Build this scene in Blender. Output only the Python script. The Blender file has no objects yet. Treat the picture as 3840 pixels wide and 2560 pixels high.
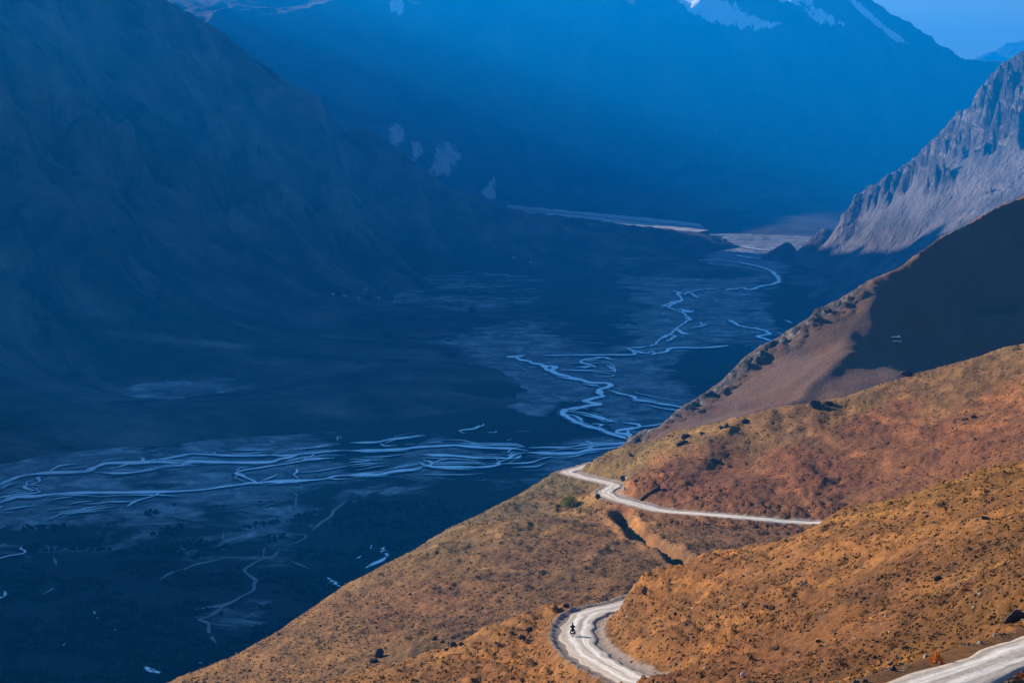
import bpy, math, random
import numpy as np

R = math.radians
scene = bpy.context.scene
COL = scene.collection

# ------------------------------------------------------------------ camera
F = 8000.0            # focal length in photo pixels (3840 wide)
HZ = 450.0            # photo row of the horizon
CAMZ = 500.0          # camera height over the valley floor
PITCH = math.atan((1280.0 - HZ) / F)
cam_d = bpy.data.cameras.new('camera')
cam_d.sensor_width = 36.0
cam_d.lens = F / 3840.0 * 36.0
cam_d.clip_start = 1.0
cam_d.clip_end = 120000.0
cam = bpy.data.objects.new('camera', cam_d)
COL.objects.link(cam)
cam.location = (0, 0, CAMZ)
cam.rotation_euler = (R(90) - PITCH, 0, 0)
scene.camera = cam

# ------------------------------------------------------------------ light
SUN_AZ = math.atan2(0.54, -0.84)      # direction to the sun in the ground plane
SUN_EL = R(18)
world = bpy.data.worlds.new("World")
scene.world = world
world.use_nodes = True
wn = world.node_tree
bg = wn.nodes['Background']
sky = wn.nodes.new('ShaderNodeTexSky')
sky.sky_type = 'NISHITA'
sky.sun_disc = False
sky.sun_elevation = SUN_EL
sky.sun_rotation = math.pi / 2 - SUN_AZ
sky.altitude = 3800
sky.air_density = 2.4
sky.dust_density = 0.3
sky.ozone_density = 9.0
wn.links.new(sky.outputs[0], bg.inputs[0])
bg.inputs[1].default_value = 0.07
sun_d = bpy.data.lights.new('sun', 'SUN')
sun_d.energy = 5.0
sun_d.angle = R(0.5)
sun_d.color = (1.0, 0.86, 0.70)
sun = bpy.data.objects.new('sun', sun_d)
COL.objects.link(sun)
sv = np.array([math.cos(SUN_AZ) * math.cos(SUN_EL), math.sin(SUN_AZ) * math.cos(SUN_EL), math.sin(SUN_EL)])
from mathutils import Vector, Matrix
sun.rotation_euler = Vector(sv).to_track_quat('Z', 'Y').to_euler()
sun.location = (-300, 200, 900)

scene.view_settings.view_transform = 'Standard'
scene.view_settings.look = 'None'
scene.view_settings.exposure = 1.42
scene.view_settings.gamma = 1.0
scene.cycles.use_denoising = True
scene.cycles.volume_bounces = 0
scene.cycles.max_bounces = 5
scene.cycles.diffuse_bounces = 2
scene.cycles.use_adaptive_sampling = True
scene.cycles.adaptive_threshold = 0.01
HAZE_DENSITY = 7.4e-5
HAZE_COLOR = (0.0, 0.31, 0.96)

# ------------------------------------------------------------------ helpers
CA, SA = math.cos(PITCH), math.sin(PITCH)

def P(px, py, Y):
    """world point that lies at forward distance Y on the sight line of a photo pixel"""
    u = (px - 1920.0) / F; v = (1280.0 - py) / F
    dy = CA + v * SA; dz = -SA + v * CA
    s = Y / dy
    return (u * s, Y, CAMZ + dz * s)

def PX(x, y, z):
    """photo pixel of a world point (numpy)"""
    zz = z - CAMZ
    f = y * CA - zz * SA
    up = y * SA + zz * CA
    return 1920.0 + F * x / f, 1280.0 - F * up / f

def on_floor(px, py, z0):
    u = (px - 1920.0) / F; v = (1280.0 - py) / F
    dy = CA + v * SA; dz = -SA + v * CA
    s = (z0 - CAMZ) / dz
    return (u * s, dy * s, z0)

_rs = np.random.RandomState(7)
PERM = np.arange(256); _rs.shuffle(PERM); PERM = np.concatenate([PERM, PERM])
GR = np.array([(math.cos(a), math.sin(a)) for a in np.linspace(0, 2 * math.pi, 17)[:16]])

def perlin(x, y, seed=0):
    x = x + seed * 17.31; y = y + seed * 9.77
    xi = np.floor(x).astype(np.int64); yi = np.floor(y).astype(np.int64)
    xf = x - xi; yf = y - yi
    xi &= 255; yi &= 255
    u = xf ** 3 * (xf * (xf * 6 - 15) + 10); v = yf ** 3 * (yf * (yf * 6 - 15) + 10)
    def g(a, b, dx, dy):
        h = PERM[PERM[(xi + a) & 255] + ((yi + b) & 255)] & 15
        return GR[h, 0] * dx + GR[h, 1] * dy
    n00 = g(0, 0, xf, yf); n10 = g(1, 0, xf - 1, yf)
    n01 = g(0, 1, xf, yf - 1); n11 = g(1, 1, xf - 1, yf - 1)
    return ((n00 * (1 - u) + n10 * u) * (1 - v) + (n01 * (1 - u) + n11 * u) * v) * 1.5

def fbm(x, y, octv=5, seed=0, gain=0.5):
    s = 0; a = 1.0; f = 1.0
    for i in range(octv):
        s = s + a * perlin(x * f, y * f, seed + i * 3); a *= gain; f *= 2.03
    return s

def ridged(x, y, octv=5, seed=0, gain=0.5):
    s = 0; a = 1.0; f = 1.0; w = 1.0
    for i in range(octv):
        n = (1 - np.abs(perlin(x * f, y * f, seed + i * 5))) ** 2
        s = s + a * n * w; w = np.clip(n * 1.3, 0, 1); a *= gain; f *= 2.1
    return s

def sstep(a, b, x):
    t = np.clip((x - a) / (b - a), 0, 1)
    return t * t * (3 - 2 * t)

class TPS:
    def __init__(self, pts, smooth=0.0):
        p = np.array(pts, float)
        self.c = p[:, :2].mean(0); self.s = max(p[:, 0].std(), p[:, 1].std())
        self.p = (p[:, :2] - self.c) / self.s
        n = len(p)
        K = self.k(self.p, self.p) + np.eye(n) * smooth
        A = np.zeros((n + 3, n + 3)); A[:n, :n] = K
        A[:n, n] = 1; A[:n, n + 1:] = self.p; A[n, :n] = 1; A[n + 1:, :n] = self.p.T
        b = np.zeros((n + 3, p.shape[1] - 2)); b[:n] = p[:, 2:]
        self.w = np.linalg.lstsq(A, b, rcond=None)[0]
    @staticmethod
    def k(a, b):
        d2 = (a[:, None, 0] - b[None, :, 0]) ** 2 + (a[:, None, 1] - b[None, :, 1]) ** 2
        return 0.5 * d2 * np.log(d2 + 1e-12)
    def __call__(self, x, y):
        sh = np.shape(x)
        q = np.stack([(np.ravel(x) - self.c[0]) / self.s, (np.ravel(y) - self.c[1]) / self.s], 1)
        out = np.empty((len(q), self.w.shape[1]))
        for i in range(0, len(q), 60000):
            qq = q[i:i + 60000]
            out[i:i + 60000] = self.k(qq, self.p) @ self.w[:-3] + self.w[-3] + qq @ self.w[-2:]
        return out[:, 0].reshape(sh) if out.shape[1] == 1 else out.reshape(sh + (-1,))

def idw(pts, cols, x, y, power=2.5, norm=(1, 1)):
    """smooth regional value from scattered samples"""
    num = 0; den = 0
    for (a, b), c in zip(pts, cols):
        w = 1.0 / (((x - a) / norm[0]) ** 2 + ((y - b) / norm[1]) ** 2 + 1e-4) ** (power / 2)
        num = num + w[..., None] * np.array(c); den = den + w
    return num / den[..., None]

def seg_dist(x, y, poly):
    """distance, height along it, and signed side of the nearest point of a 3-D polyline"""
    best = np.full(np.shape(x), 1e9); hz = np.zeros(np.shape(x)); side = np.zeros(np.shape(x)); par = np.zeros(np.shape(x))
    L = 0
    for a, b in zip(poly[:-1], poly[1:]):
        dx, dy = b[0] - a[0], b[1] - a[1]; l2 = dx * dx + dy * dy + 1e-9
        t = np.clip(((x - a[0]) * dx + (y - a[1]) * dy) / l2, 0, 1)
        ex = x - (a[0] + t * dx); ey = y - (a[1] + t * dy)
        d = np.hypot(ex, ey); m = d < best
        best = np.where(m, d, best)
        hz = np.where(m, a[2] + t * (b[2] - a[2]), hz)
        side = np.where(m, np.sign(dx * ey - dy * ex), side)
        par = np.where(m, L + t * math.sqrt(l2), par)
        L += math.sqrt(l2)
    return best, hz, side, par

def smooth_line(pts, n=6):
    """Catmull-Rom"""
    p = [np.array(q, float) for q in pts]
    p = [2 * p[0] - p[1]] + p + [2 * p[-1] - p[-2]]
    out = []
    for i in range(1, len(p) - 2):
        for k in range(n):
            t = k / n
            out.append(0.5 * ((2 * p[i]) + (-p[i - 1] + p[i + 1]) * t + (2 * p[i - 1] - 5 * p[i] + 4 * p[i + 1] - p[i + 2]) * t * t
                              + (-p[i - 1] + 3 * p[i] - 3 * p[i + 1] + p[i + 2]) * t ** 3))
    out.append(p[-2])
    return np.array(out)

def mesh_obj(name, verts, faces, mat=None, parent=None, smooth=True, link=True):
    me = bpy.data.meshes.new(name)
    verts = np.asarray(verts, np.float32)
    faces = np.asarray(faces, np.int32)
    me.vertices.add(len(verts)); me.vertices.foreach_set('co', verts.ravel())
    k = faces.shape[1]
    me.loops.add(faces.size); me.loops.foreach_set('vertex_index', faces.ravel())
    me.polygons.add(len(faces))
    me.polygons.foreach_set('loop_start', np.arange(0, faces.size, k, dtype=np.int32))
    me.polygons.foreach_set('use_smooth', np.full(len(faces), smooth))
    me.update(calc_edges=True)
    if mat: me.materials.append(mat)
    o = bpy.data.objects.new(name, me)
    COL.objects.link(o)
    if parent: o.parent = parent
    return o

def grid_faces(nr, nc):
    i = np.arange(nr * nc).reshape(nr, nc)
    return np.stack([i[:-1, :-1], i[:-1, 1:], i[1:, 1:], i[1:, :-1]], -1).reshape(-1, 4)

def add_attr(o, name, arr):
    arr = np.asarray(arr, np.float32)
    if arr.ndim == 1:
        a = o.data.attributes.new(name, 'FLOAT', 'POINT'); a.data.foreach_set('value', arr)
    else:
        a = o.data.attributes.new(name, 'FLOAT_VECTOR', 'POINT'); a.data.foreach_set('vector', arr.ravel())

def structure(o): o['kind'] = 'structure'; return o
def tag(o, label, cat, group=None, kind=None):
    o['label'] = label; o['category'] = cat
    if group: o['group'] = group
    if kind: o['kind'] = kind
    return o

# ------------------------------------------------------------------ materials
def crest(X, Y, Z, line, amp=3.0, fold=0.35, wl=40.0, seed=1):
    """let a ridge crest where the sampled skyline says: ground that would rise past it rolls over and falls away behind"""
    l = np.array(line, float); px_, _ = PX(X, Y, Z)
    t = np.interp(px_, l[:, 0], l[:, 1])
    j_ = amp * (fbm(X / wl, Y / wl, 5, seed, 0.6))
    u = 1280.0 - (t + j_)
    # height of the sight line at this distance
    a = (-SA + (u / F) * CA) / (CA + (u / F) * SA)
    zl = CAMZ + a * Y
    over = Z - zl
    s_ = 1.5 * Y / F
    neg = np.minimum(over, 0)
    return np.where(over > 0, zl - fold * over, Z)

class Mat:
    def __init__(self, name, rough=0.95):
        self.m = bpy.data.materials.new(name); self.m.use_nodes = True
        self.t = self.m.node_tree; self.b = self.t.nodes['Principled BSDF']
        self.b.inputs['Roughness'].default_value = rough
        self.b.inputs['Specular IOR Level'].default_value = 0.15
    def n(self, typ, **kw):
        nd = self.t.nodes.new(typ)
        for k, v in kw.items():
            if k in nd.inputs: nd.inputs[k].default_value = v
            else: setattr(nd, k, v)
        return nd
    def l(self, a, b): self.t.links.new(a, b)
    def pos(self, scale=(1, 1, 1), rot=(0, 0, 0)):
        g = self.n('ShaderNodeNewGeometry'); mp = self.n('ShaderNodeMapping')
        mp.inputs['Scale'].default_value = scale; mp.inputs['Rotation'].default_value = rot
        self.l(g.outputs['Position'], mp.inputs[0]); return mp.outputs[0]
    def noise(self, vec, scale, detail=6, rough=0.6, dist=0.0):
        nd = self.n('ShaderNodeTexNoise'); nd.inputs['Scale'].default_value = scale
        nd.inputs['Detail'].default_value = detail; nd.inputs['Roughness'].default_value = rough
        nd.inputs['Distortion'].default_value = dist
        self.l(vec, nd.inputs['Vector']); return nd.outputs[0]
    def ramp(self, fac, stops):
        r = self.n('ShaderNodeValToRGB'); e = r.color_ramp.elements
        while len(e) < len(stops): e.new(0.5)
        for el, (p, c) in zip(e, stops):
            el.position = p; el.color = (c if len(c) == 4 else tuple(c) + (1,)) if not isinstance(c, (int, float)) else (c, c, c, 1)
        self.l(fac, r.inputs[0]); return r.outputs[0]
    def mix(self, fac, a, b, mode='MIX'):
        mx = self.n('ShaderNodeMix', data_type='RGBA', blend_type=mode)
        mx.inputs[0].default_value = fac if isinstance(fac, (int, float)) else 1
        if not isinstance(fac, (int, float)): self.l(fac, mx.inputs[0])
        for s, v in ((6, a), (7, b)):
            if isinstance(v, tuple): mx.inputs[s].default_value = v if len(v) == 4 else v + (1,)
            else: self.l(v, mx.inputs[s])
        return mx.outputs[2]
    def attr(self, name):
        a = self.n('ShaderNodeAttribute'); a.attribute_name = name; return a
    def math(self, op, a, b=None, clamp=False):
        nd = self.n('ShaderNodeMath', operation=op); nd.use_clamp = clamp
        for i, v in enumerate((a, b)):
            if v is None: continue
            if isinstance(v, (int, float)): nd.inputs[i].default_value = v
            else: self.l(v, nd.inputs[i])
        return nd.outputs[0]
    def base(self, c):
        if isinstance(c, tuple): self.b.inputs['Base Color'].default_value = c if len(c) == 4 else c + (1,)
        else: self.l(c, self.b.inputs['Base Color'])
    def bump(self, h, dist, strength=1.0):
        bp = self.n('ShaderNodeBump'); bp.inputs['Distance'].default_value = dist; bp.inputs['Strength'].default_value = strength
        self.l(h, bp.inputs['Height']); self.l(bp.outputs[0], self.b.inputs['Normal'])

def simple(name, col, rough=0.9, var=0.25, scale=3.0, metal=0.0):
    m = Mat(name, rough); n = m.noise(m.pos(), scale, 5)
    m.base(m.mix(n, tuple(c * (1 - var) for c in col), tuple(min(1, c * (1 + var)) for c in col)))
    m.b.inputs['Metallic'].default_value = metal
    m.bump(n, 0.02, 0.4)
    return m.m

# --- near hillside soil
m = Mat('hillside_soil')
soil = m.attr('soil').outputs['Vector']
n1 = m.noise(m.pos(), 0.9, 8, 0.7)
n2 = m.noise(m.pos(), 0.12, 6, 0.6, 0.6)
n3 = m.noise(m.pos((1, 0.35, 1), (0, 0, R(25))), 0.35, 6, 0.65, 0.4)
c = m.mix(1.0, soil, m.ramp(n1, [(0.28, (0.6, 0.58, 0.58)), (0.5, (1, 1, 1)), (0.75, (1.5, 1.46, 1.38))]), 'MULTIPLY')
c = m.mix(1.0, c, m.ramp(n2, [(0.3, (0.72, 0.68, 0.72)), (0.5, (1, 1, 1)), (0.7, (1.3, 1.3, 1.15))]), 'MULTIPLY')
c = m.mix(1.0, c, m.ramp(n3, [(0.35, (0.78, 0.78, 0.8)), (0.6, (1.18, 1.14, 1.05))]), 'MULTIPLY')
vn = m.n('ShaderNodeTexVoronoi'); vn.inputs['Scale'].default_value = 1.1
m.l(m.pos(), vn.inputs['Vector'])
peb = m.ramp(vn.outputs['Distance'], [(0.0, 1.0), (0.12, 1.0), (0.17, 0.0)])
pn = m.ramp(m.noise(m.pos(), 0.5, 2), [(0.56, 0.0), (0.62, 1.0)])
c = m.mix(m.math('MULTIPLY', peb, pn), c, (0.36, 0.30, 0.25))
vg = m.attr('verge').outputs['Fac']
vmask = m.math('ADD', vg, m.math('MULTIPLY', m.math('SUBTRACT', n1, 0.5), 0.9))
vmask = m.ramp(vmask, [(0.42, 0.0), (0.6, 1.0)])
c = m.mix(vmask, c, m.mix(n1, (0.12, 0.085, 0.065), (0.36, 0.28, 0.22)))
m.base(c)
hh = m.math('ADD', n1, m.math('MULTIPLY', m.noise(m.pos(), 2.6, 6, 0.75), 0.5))
m.bump(hh, 0.55, 1.0)
M_SOIL = m.m

# --- road gravel
m = Mat('road_gravel')
uv = m.attr('across').outputs['Fac']
n1 = m.noise(m.pos(), 1.6, 7, 0.7)
c = m.mix(n1, (0.52, 0.45, 0.365), (0.96, 0.88, 0.75))
al = m.attr('lane').outputs['Vector']
mp = m.n('ShaderNodeMapping'); mp.inputs['Scale'].default_value = (2.2, 0.07, 1); m.l(al, mp.inputs[0])
n2 = m.noise(mp.outputs[0], 1.0, 4, 0.6)
tr = m.ramp(n2, [(0.34, (0.62, 0.60, 0.57)), (0.58, (1, 1, 1))])
c = m.mix(1.0, c, tr, 'MULTIPLY')
sx = m.n('ShaderNodeSeparateXYZ'); m.l(al, sx.inputs[0])
wob = m.math('MULTIPLY', m.math('SUBTRACT', m.noise(m.pos(), 0.16, 3), 0.5), 1.6)
lx = m.math('ABSOLUTE', m.math('ADD', sx.outputs[0], wob))
rut = m.math('ABSOLUTE', m.math('SUBTRACT', lx, 0.85))
rutn = m.math('ADD', rut, m.math('MULTIPLY', m.math('SUBTRACT', m.noise(mp.outputs[0], 3.0, 5, .7), 0.5), 0.9))
c = m.mix(1.0, c, m.ramp(rutn, [(0.28, (1.0, 1.0, 1.0)), (0.62, (0.66, 0.62, 0.58))]), 'MULTIPLY')
edge = m.math('ADD', uv, m.math('MULTIPLY', m.math('SUBTRACT', n1, 0.5), 0.9))
c = m.mix(m.ramp(edge, [(0.66, 0.0), (0.95, 1.0)]), c, (0.27, 0.215, 0.17))
m.base(c); m.bump(n1, 0.10, 0.8)
M_ROAD = m.m

# --- distant brown hill
m = Mat('ridge_soil')
n1 = m.noise(m.pos(), 0.22, 9, 0.75)
n2 = m.noise(m.pos((1, 0.4, 1)), 0.025, 6, 0.6, 0.8)
rk = m.attr('rock').outputs['Fac']
c = m.mix(n1, (0.075, 0.038, 0.024), (0.19, 0.10, 0.062))
c = m.mix(m.ramp(n2, [(0.4, 0.0), (0.65, 1.0)]), c, (0.13, 0.08, 0.06))
rc = m.ramp(m.noise(m.pos((1, 1, 1.6)), 0.22, 9, 0.8), [(0.38, (0.02, 0.018, 0.018)), (0.54, (0.10, 0.085, 0.075)), (0.68, (0.38, 0.33, 0.28))])
c = m.mix(m.ramp(m.math('ADD', rk, m.math('MULTIPLY', m.math('SUBTRACT', n1, 0.5), 0.8)), [(0.42, 0.0), (0.58, 1.0)]), c, rc)
m.base(c); m.bump(m.noise(m.pos(), 0.5, 8, 0.75), 1.6, 0.9)
M_RIDGE = m.m

# --- crag and scree mountain
m = Mat('crag_rock')
sc = m.attr('scree').outputs['Fac']
n1 = m.noise(m.pos((1, 1, 1.3)), 0.022, 10, 0.8, 0.6)
rc = m.ramp(n1, [(0.40, (0.022, 0.022, 0.025)), (0.52, (0.09, 0.078, 0.078)), (0.66, (0.40, 0.35, 0.31))])
st = m.noise(m.pos((1.0, 0.25, 0.25), (0, 0, R(-20))), 0.02, 8, 0.6)
scc = m.ramp(st, [(0.35, (0.055, 0.052, 0.056)), (0.65, (0.15, 0.138, 0.14))])
c = m.mix(m.ramp(m.math('ADD', sc, m.math('MULTIPLY', m.math('SUBTRACT', n1, 0.5), 0.5)), [(0.44, 0.0), (0.55, 1.0)]), rc, scc)
m.base(c)
m.bump(m.mix(sc, m.noise(m.pos(), 0.035, 10, 0.8), m.noise(m.pos(), 0.05, 4, 0.5)), 22.0, 1.0)
M_CRAG = m.m

# --- shaded valley side
m = Mat('valley_side')
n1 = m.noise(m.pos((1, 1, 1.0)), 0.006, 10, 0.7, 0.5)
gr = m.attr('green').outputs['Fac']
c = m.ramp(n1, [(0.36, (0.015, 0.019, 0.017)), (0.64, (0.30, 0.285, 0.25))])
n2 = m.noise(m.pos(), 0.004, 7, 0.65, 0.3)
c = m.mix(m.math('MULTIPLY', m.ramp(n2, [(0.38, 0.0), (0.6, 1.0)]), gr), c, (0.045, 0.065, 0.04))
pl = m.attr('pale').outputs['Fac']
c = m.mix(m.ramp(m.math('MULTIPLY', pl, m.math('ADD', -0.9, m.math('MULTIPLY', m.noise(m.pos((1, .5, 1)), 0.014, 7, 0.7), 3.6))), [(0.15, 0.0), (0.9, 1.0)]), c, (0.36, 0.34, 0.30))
m.base(c); m.bump(m.noise(m.pos(), 0.012, 10, 0.75), 60.0, 1.0)
M_SIDE = m.m

# --- snow peak
m = Mat('peak_rock')
sn = m.attr('snow').outputs['Fac']
n1 = m.noise(m.pos((1, 1, 0.6)), 0.004, 10, 0.72)
st = m.noise(m.pos((1.0, 0.5, 0.45), (0, R(35), 0)), 0.018, 7, 0.7)
c = m.ramp(n1, [(0.38, (0.012, 0.012, 0.012)), (0.62, (0.095, 0.088, 0.084))])
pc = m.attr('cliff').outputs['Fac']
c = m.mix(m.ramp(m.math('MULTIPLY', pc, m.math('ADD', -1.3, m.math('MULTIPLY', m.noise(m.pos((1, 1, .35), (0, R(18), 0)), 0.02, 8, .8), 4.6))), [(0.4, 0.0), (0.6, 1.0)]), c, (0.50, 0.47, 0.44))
sm = m.math('MULTIPLY', sn, m.math('ADD', -0.55, m.math('MULTIPLY', st, 3.1)))
c = m.mix(m.ramp(sm, [(0.5, 0.0), (0.58, 1.0)]), c, (0.86, 0.88, 0.9))
m.base(c); m.bump(m.noise(m.pos(), 0.008, 10, 0.75), 60.0, 0.6)
M_PEAK = m.m

# --- valley floor
m = Mat('valley_ground')
bed = m.attr('bed').outputs['Fac']
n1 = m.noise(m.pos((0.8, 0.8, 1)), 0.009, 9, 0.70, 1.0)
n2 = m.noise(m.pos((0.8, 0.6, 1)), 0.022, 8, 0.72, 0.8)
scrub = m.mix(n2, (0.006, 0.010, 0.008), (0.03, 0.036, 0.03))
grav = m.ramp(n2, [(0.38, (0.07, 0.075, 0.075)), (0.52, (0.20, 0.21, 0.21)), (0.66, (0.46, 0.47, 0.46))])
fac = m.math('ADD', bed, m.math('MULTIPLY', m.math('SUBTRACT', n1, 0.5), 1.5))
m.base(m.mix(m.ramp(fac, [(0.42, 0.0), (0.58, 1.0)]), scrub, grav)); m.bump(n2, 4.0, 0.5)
M_FLOOR = m.m

# --- river water: silty melt water
m = Mat('melt_water', 0.4)
m.b.inputs['Metallic'].default_value = 0.6
m.b.inputs['Specular IOR Level'].default_value = 1.0
m.base((0.93, 0.96, 0.96))
m.bump(m.noise(m.pos(), 0.5, 3), 0.15, 0.3)
M_WATER = m.m
M_SAND = simple('pale_sand', (0.26, 0.25, 0.23), 0.95, 0.3, 0.05)

# ------------------------------------------------------------------ roads (centre lines)
def W(lst): return [P(*p) for p in lst]
def C_(x, y, z): return (x, y, CAMZ + z)
road_near = W([(4300, 2300, 120), (4050, 2375, 110), (3840, 2446, 102), (3600, 2532, 94), (3400, 2605, 88)]) + [C_(12, 80, -22.9), C_(5, 76, -23.6), C_(-3, 80, -25.2), C_(-9, 95, -29), C_(-11, 120, -36), C_(-8, 150, -44), C_(-2, 185, -52.5), C_(6, 212, -58.2)]
road_bend = W([(2480, 2590, 224), (2350, 2530, 235), (2250, 2480, 248), (2185, 2425, 263), (2165, 2370, 278), (2185, 2320, 291), (2240, 2290, 300), (2320, 2275, 305)])
road_hidden = [C_(28, 325, -71.5), C_(50, 360, -77), C_(78, 415, -84), C_(100, 470, -91), C_(100, 515, -97)]
road_far = W([(3034, 1960, 540), (2942, 1953, 543), (2804, 1940, 548), (2650, 1927, 558), (2573, 1922, 565), (2509, 1917, 572), (2458, 1909, 578), (2420, 1899, 584), (2369, 1884, 592), (2318, 1871, 600), (2283, 1857, 610), (2272, 1844, 621), (2290, 1830, 634), (2306, 1820, 645), (2290, 1812, 652), (2262, 1805, 660), (2226, 1797, 668), (2175, 1784, 680), (2128, 1770, 692), (2150, 1763, 702)]) + [C_(32, 722, -116), C_(48, 760, -118)]
ROAD = smooth_line(road_near + road_bend + road_hidden + road_far, 8)
# resample evenly
seg = np.hypot(*(np.diff(ROAD[:, :2], axis=0).T)); L = np.concatenate([[0], np.cumsum(seg)])
ss = np.arange(0, L[-1], 1.2)
ROAD = np.stack([np.interp(ss, L, ROAD[:, i]) for i in range(3)], 1)
k = np.ones(9) / 9
zpad = np.pad(ROAD[:, 2], 4, mode='edge'); ROAD[:, 2] = np.convolve(zpad, k, 'valid')

# ------------------------------------------------------------------ near hillside
fg = []
fg += road_near[::1] + road_bend + road_hidden + road_far
# crest of the near spur
fg += W([(2362, 2194, 300), (2448, 2159, 301), (2563, 2113, 300), (2712, 2056, 298), (2884, 2022, 297), (3045, 1961, 290), (3114, 1907, 288), (3286, 1878, 281), (3458, 1832, 275), (3688, 1775, 266), (3840, 1735, 260)])
fg += W([(2900, 2300, 235), (2900, 2500, 195), (3400, 2100, 215), (3400, 2300, 180), (3400, 2480, 152), (3840, 2000, 190), (3840, 2200, 160), (3840, 2340, 138), (2400, 2300, 276), (2450, 2400, 247), (2600, 2500, 214), (3100, 2150, 245), (2650, 2250, 262)])
# bench left of the bend
fg += W([(2103, 2268, 303), (2017, 2314, 297), (1931, 2366, 291), (1788, 2429, 288), (1644, 2463, 285), (1300, 2538, 280), (1900, 2500, 262), (1600, 2550, 265), (2000, 2400, 277)])
# hollow behind the spur
fg += [C_(4, 335, -86), C_(-22, 322, -89), C_(-45, 310, -92), C_(40, 400, -92), C_(70, 385, -80), C_(95, 380, -70), C_(60, 325, -63), C_(90, 320, -54)]
# middle slope under and over the far road
fg += W([(2300, 1950, 570), (2200, 1900, 610), (2560, 2110, 470), (2400, 2000, 535), (2100, 2000, 540), (1900, 2050, 530), (1900, 2200, 450), (1700, 2150, 500), (1700, 2300, 430), (1750, 2400, 378), (1400, 2300, 450), (1400, 2440, 385), (1000, 2470, 400), (2100, 2190, 445), (2270, 2210, 420)])
fg += W([(2400, 1780, 612), (2500, 1700, 640), (2700, 1750, 620), (2700, 1850, 578), (3000, 1700, 615), (3000, 1850, 570), (3400, 1600, 620), (3400, 1750, 570), (3800, 1450, 620), (3800, 1600, 560), (2900, 2020, 505)])
# far crest
crest_far = W([(2230, 1723, 690), (2276, 1694, 688), (2362, 1666, 690), (2477, 1645, 690), (2540, 1613, 690), (2712, 1579, 690), (2907, 1530, 690), (3028, 1510, 690), (3171, 1487, 690), (3286, 1447, 690), (3458, 1395, 690), (3630, 1349, 690), (3840, 1292, 690)])
fg += crest_far
fg += [(p[0] + 4, p[1] + 60, p[2] - 38) for p in crest_far[::2]]
# brow over the valley
brow = W([(2086, 1771, 692), (1931, 1861, 650), (1817, 1918, 625), (1633, 2007, 590), (1558, 2059, 575), (1300, 2188, 530), (1177, 2274, 510), (1033, 2372, 490), (861, 2464, 465), (620, 2560, 430), (380, 2660, 400)])
fg += brow
fg += [(p[0] - 24, p[1] + 18, p[2] - 24) for p in brow[::2]]
fg += [(p[0] - 110, p[1] + 60, p[2] - 120) for p in brow[::3]]
fg += [C_(-60, 800, -240), C_(120, 850, -200), C_(260, 850, -160)]
fg += [C_(150, 260, -20), C_(150, 120, 8), C_(240, 500, -40), C_(-20, 110, -40), C_(-60, 200, -75), C_(-110, 280, -110), C_(8, 60, -19), C_(0, 20, -4), C_(60, 60, 2), C_(24.5, 91, -23.6), C_(30, 84, -20.5), C_(20, 80, -21.8), C_(36, 84, -17), C_(42, 100, -19), C_(3, 98, -31), C_(11, 108, -33), C_(17, 112, -33), C_(22, 116, -33), C_(28, 124, -33), C_(0, 130, -42)]
T_fg = TPS(fg, 2e-5)

GULLY = smooth_line(W([(2322, 1902, 588), (2350, 1960, 560), (2440, 2030, 520), (2565, 2115, 470)]) + [C_(36, 440, -101)], 6)

def fg_height(x, y, fine=True):
    z = T_fg(x, y)
    dr, hr, side, par = seg_dist(x, y, ROAD[::4])
    # relief of the open slope
    w = sstep(2.6, 9, dr)
    big = fbm(x / 60, y / 60, 3, 11) * 2.2 + ridged(x / 34 + 0.3 * fbm(x / 50, y / 50, 2, 4), y / 90, 3, 21) * 1.6 - 1.5
    mid = fbm(x / 9, y / 9, 4, 31) * 0.55
    z = z + (big * np.clip(sstep(6, 40, dr), 0, 1) * 0.8 + mid) * w
    # far crest roughness
    # gully
    dg, hg, sg, pg = seg_dist(x, y, GULLY)
    wob = 1 + 0.2 * perlin(x / 6, y / 6, 5)
    z = z - 4.2 * np.exp(-(dg / (1.9 * wob)) ** 2) * sstep(0, 6, pg) + 0.7 * np.exp(-((dg - 3.6) / 1.4) ** 2)
    # road bed: flat, a cut bank on one side, a low berm on the other
    flat = 1 - sstep(2.9, 6.5, dr)
    z = z * (1 - flat) + (hr - 0.12) * flat
    berm = np.exp(-((dr - 3.7) / 0.55) ** 2) * (0.38 + 0.25 * perlin(x / 2.3, y / 2.3, 8))
    nearm = sstep(150, 125, y)
    z = z + berm * (1 - nearm * (side < 0))
    # raised berm along the valley edge of the nearest stretch
    nearm = sstep(150, 125, y)
    z = z + nearm * np.exp(-((dr - 3.7) / 0.6) ** 2) * 0.35 * (side > 0)
    # rough cut banks beside the bend
    if fine:
        bank = sstep(3.2, 6, dr) * (1 - sstep(12, 24, dr))
        z = z + bank * (ridged((x + .5 * y) / 2.2, (y - .5 * x) / 9.5, 4, 41) - 0.9) * 0.75 * (1 - .8 * nearm)
        z = z + fbm(x / 1.9, y / 1.9, 4, 51, 0.6) * 0.24 * w
        z = z + (ridged(x / 3.1 + 0.4 * perlin(x / 4, y / 4, 2), y / 3.3, 3, 61) - 0.8) * 0.26 * w
    return z

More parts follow.
